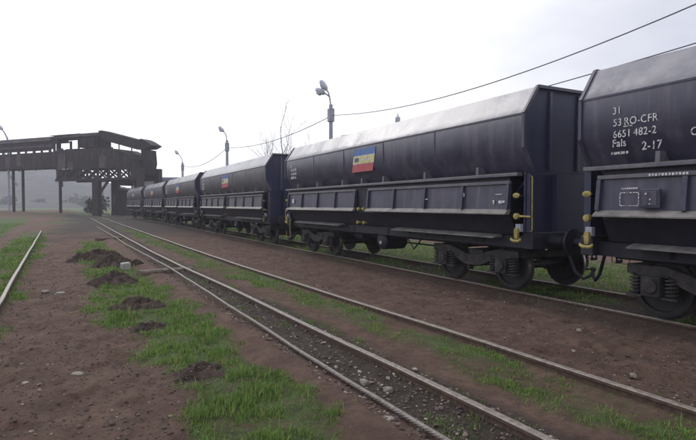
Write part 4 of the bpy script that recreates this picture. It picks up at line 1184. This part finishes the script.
# ------------------------------------------------------------------ gravel (stuff)
def gravel():
    ico_v = np.array([(0, 0, 1), (.89, 0, .45), (.28, .85, .45), (-.72, .53, .45), (-.72, -.53, .45), (.28, -.85, .45), (.72, .53, -.45), (-.28, .85, -.45), (-.89, 0, -.45), (-.28, -.85, -.45), (.72, -.53, -.45), (0, 0, -1)])
    ico_f = np.array([(0, 1, 2), (0, 2, 3), (0, 3, 4), (0, 4, 5), (0, 5, 1), (1, 6, 2), (2, 7, 3), (3, 8, 4), (4, 9, 5), (5, 10, 1), (6, 7, 2), (7, 8, 3), (8, 9, 4), (9, 10, 5), (10, 6, 1)])
    n = 30000
    y = 2.0 + 22 * rng.random(n) ** 2.0
    ty = track_x(y)
    zone = rng.random(n)
    x = np.where(zone < .22, rope_x(y) - .2 + rng.random(n) * (ty - .45 - rope_x(y) + .2), np.where(zone < .62, -1.6 + 2.6 * rng.random(n), np.where(zone < .93, 4.6 + 3.2 * rng.random(n), train_x(y) - 1.4 + 2.8 * rng.random(n))))
    mi = rng.integers(0, len(MOUNDS), 1500); ma = np.array(MOUNDS)[mi]
    x = np.concatenate([x, ma[:, 0] + rng.normal(0, .62, 1500) * ma[:, 2]]); y = np.concatenate([y, ma[:, 1] - ma[:, 3] * .35 + rng.normal(0, .75, 1500) * ma[:, 3]])
    zone = np.concatenate([zone, np.full(1500, .1)]); n = len(x)
    keep = rng.random(n) > grass_mask(x, y) * .8
    keep[-1500:] = True
    x, y, zone = x[keep], y[keep], zone[keep]; n = len(x)
    s = rng.lognormal(0, .45, n) * np.where(zone < .22, .0100, .0068)
    s = np.minimum(s, .05)
    z = ground_z(x, y) + s * .25
    for (mx_, my_, ra, rb, hh) in MOUNDS:
        q = ((x - mx_) / ra) ** 2 + ((y - my_) / rb) ** 2
        z = z + np.where(q < 1, hh * (1 - np.minimum(q, 1) ** .85), 0)
    mz = np.zeros(n, bool)
    mz[-1500:] = True
    s = np.where(mz, s * .75, s)
    a = rng.random(n) * 6.28
    k = ico_v[None] * (1 + rng.uniform(-.3, .3, (n, 12, 1)))
    k = k * (s[:, None, None] * np.stack([rng.uniform(.8, 1.5, n), rng.uniform(.7, 1.1, n), rng.uniform(.5, .85, n)], -1)[:, None, :])
    ca, sa = np.cos(a)[:, None], np.sin(a)[:, None]
    v = np.stack([k[..., 0] * ca - k[..., 1] * sa + x[:, None], k[..., 0] * sa + k[..., 1] * ca + y[:, None], k[..., 2] + z[:, None]], -1)
    f = (ico_f[None] + (np.arange(n) * 12)[:, None, None]).reshape(-1, 3)
    tone = np.repeat(np.where(zone < .22, rng.random(n) ** 2.0, rng.random(n) ** 5) * np.where(mz, .25, 1), 12)
    m = bpy.data.materials.new('gravel_mix'); m.use_nodes = True
    t = m.node_tree; b = t.nodes['Principled BSDF']; b.inputs['Roughness'].default_value = .9
    at = N(t, 'ShaderNodeAttribute', attribute_name='tone'); r = N(t, 'ShaderNodeValToRGB')
    r.color_ramp.elements[0].color = (.058, .041, .036, 1); r.color_ramp.elements[1].color = (.32, .28, .25, 1); r.color_ramp.elements[1].position = .95
    e = r.color_ramp.elements.new(.55); e.color = (.135, .098, .084, 1)
    t.links.new(at.outputs['Fac'], r.inputs['Fac']); t.links.new(r.outputs['Color'], b.inputs['Base Color'])
    o = raw_mesh('gravel', v.reshape(-1, 3), f, m, {'tone': tone})
    tag(o, 'loose pebbles and ballast crumbs scattered on the earth', 'gravel', kind='stuff')
gravel()

# ------------------------------------------------------------------ grass (stuff)
def grass():
    C = []
    def scatter(x0, x1, y0, y1, dens0, ref, p):
        # density falls with distance
        yy = np.linspace(y0, y1, 400); d = dens0 * np.minimum(1, (ref / np.maximum(yy, .1))) ** p
        cdf = np.cumsum(d); tot = d.mean() * (y1 - y0) * (x1 - x0)
        n = int(tot)
        y = np.interp(rng.random(n) * cdf[-1], cdf, yy); x = x0 + (x1 - x0) * rng.random(n)
        C.append(np.stack([x, y], -1))
    scatter(-2.6, 3.1, 1.8, 34, 5600, 4.0, 1.35)
    scatter(3.0, 5.0, 1.8, 40, 4600, 4.0, 1.35)
    scatter(7.0, 9.6, 3.0, 30, 1300, 5.0, 1.2)
    scatter(9.3, 16, 4.0, 45, 700, 6.0, 1.1)
    scatter(-14, -2.6, 9, 60, 500, 9.0, 1.3)
    P = np.concatenate(C); x, y = P[:, 0], P[:, 1]
    g = grass_mask(x, y)
    cl = fbm(x, y, .22, 3, 91)
    prob = np.clip(g * 1.2 - .10, 0, 1) * (.38 + .62 * sstep(.34, .60, cl + g * .10))
    # a few strays everywhere in earth near rails
    keep = rng.random(len(x)) < prob
    x, y, g, cl = x[keep], y[keep], g[keep], cl[keep]
    # none inside the dark face of a mound, none on the rails
    ok = np.ones(len(x), bool)
    for (mx_, my_, ra, rb, hh) in MOUNDS:
        q = ((x - mx_) / ra) ** 2 + ((y - my_) / rb) ** 2
        ok &= ~((q < 1.0) & (y < my_ + rb * .45)) & ~((np.abs(x - mx_) < ra * .6) & (y < my_) & (y > my_ - rb - .10))
    for rx in (track_x(y) - .75, track_x(y) + .75, train_x(y) - .75, train_x(y) + .75, left_rail_x(y)):
        ok &= np.abs(x - rx) > .05
    x, y, g, cl = x[ok], y[ok], g[ok], cl[ok]
    n = len(x)
    d = np.hypot(x, y)
    wd = .0036 * np.maximum(1, d / 4.5) ** .85 * rng.uniform(.7, 1.3, n)
    h = (.018 + .050 * g * sstep(.35, .75, cl)) * rng.lognormal(0, .45, n)
    h = np.where(band(x, track_x(y) - .8, track_x(y) + 1.2, .1) > .5, h * .68, h)
    broad = rng.random(n) < .07
    wd = np.where(broad, wd * 2.8, wd); h = np.where(broad, h * .6, h)
    h = np.minimum(h, .22)
    a = rng.random(n) * 6.28; lean = rng.uniform(.1, .75, n) * h
    z = ground_z(x, y) - .008
    for (mx_, my_, ra, rb, hh) in MOUNDS:
        q = ((x - mx_) / ra) ** 2 + ((y - my_) / rb) ** 2
        z = z + np.where(q < 1, hh * (1 - np.minimum(q, 1) ** 1.1) * 1.0, 0)
    pa = a + rng.uniform(1.2, 1.9, n)
    px, py = np.cos(pa) * wd, np.sin(pa) * wd
    lx, ly = np.cos(a) * lean, np.sin(a) * lean
    v = np.stack([np.stack([x - px, y - py, z], -1), np.stack([x + px, y + py, z], -1),
                  np.stack([x + px * .75 + lx * .35, y + py * .75 + ly * .35, z + h * .6], -1), np.stack([x - px * .75 + lx * .35, y - py * .75 + ly * .35, z + h * .6], -1),
                  np.stack([x + lx, y + ly, z + h * .97], -1)], 1)
    i = np.arange(n)[:, None] * 5
    q = i + np.array([[0, 1, 2, 3]]); t3 = i + np.array([[3, 2, 4]])
    tone = np.clip(.30 + .40 * fbm(x, y, .6, 3, 93) + rng.normal(0, .17, n) , 0, 1)
    tone = np.where(rng.random(n) < .10, 1.2, tone)
    m = bpy.data.materials.new('grass_blades'); m.use_nodes = True
    t = m.node_tree; b = t.nodes['Principled BSDF']; b.inputs['Roughness'].default_value = .55; b.inputs['Specular IOR Level'].default_value = .3
    at = N(t, 'ShaderNodeAttribute', attribute_name='tone'); r = N(t, 'ShaderNodeValToRGB')
    r.color_ramp.elements[0].color = (.062, .120, .026, 1); r.color_ramp.elements[1].color = (.26, .22, .11, 1)
    r.color_ramp.elements[0].position = .15
    e = r.color_ramp.elements.new(.55); e.color = (.140, .245, .052, 1)
    e = r.color_ramp.elements.new(.85); e.color = (.235, .335, .085, 1)
    t.links.new(at.outputs['Fac'], r.inputs['Fac']); t.links.new(r.outputs['Color'], b.inputs['Base Color'])
    tr = N(t, 'ShaderNodeBsdfTranslucent'); mixs = N(t, 'ShaderNodeMixShader'); mixs.inputs[0].default_value = .3
    t.links.new(r.outputs['Color'], tr.inputs['Color']); t.links.new(b.outputs[0], mixs.inputs[1]); t.links.new(tr.outputs[0], mixs.inputs[2])
    t.links.new(mixs.outputs[0], t.nodes['Material Output'].inputs['Surface'])
    o = raw_mesh('grass', v.reshape(-1, 3), [q, t3], m, {'tone': np.repeat(tone, 5)})
    tag(o, 'short spring grass growing in strips beside the path and between the rails', 'grass', kind='stuff')
    print('grass blades', n)
grass()

# ------------------------------------------------------------------ haze
def haze():
    m = bpy.data.materials.new('haze_air'); m.use_nodes = True
    t = m.node_tree; t.nodes.clear()
    o_ = N(t, 'ShaderNodeOutputMaterial'); v = N(t, 'ShaderNodeVolumePrincipled')
    v.inputs['Color'].default_value = (.86, .86, 1.0, 1)
    v.inputs['Density'].default_value = .0009
    v.inputs['Anisotropy'].default_value = .2
    t.links.new(v.outputs[0], o_.inputs['Volume'])
    o = MB().box(-960, 960, -75, 930, -2.5, 75).build('haze', m)
    tag(o, 'pale blue-grey morning haze hanging over the yard', kind='stuff')
haze()
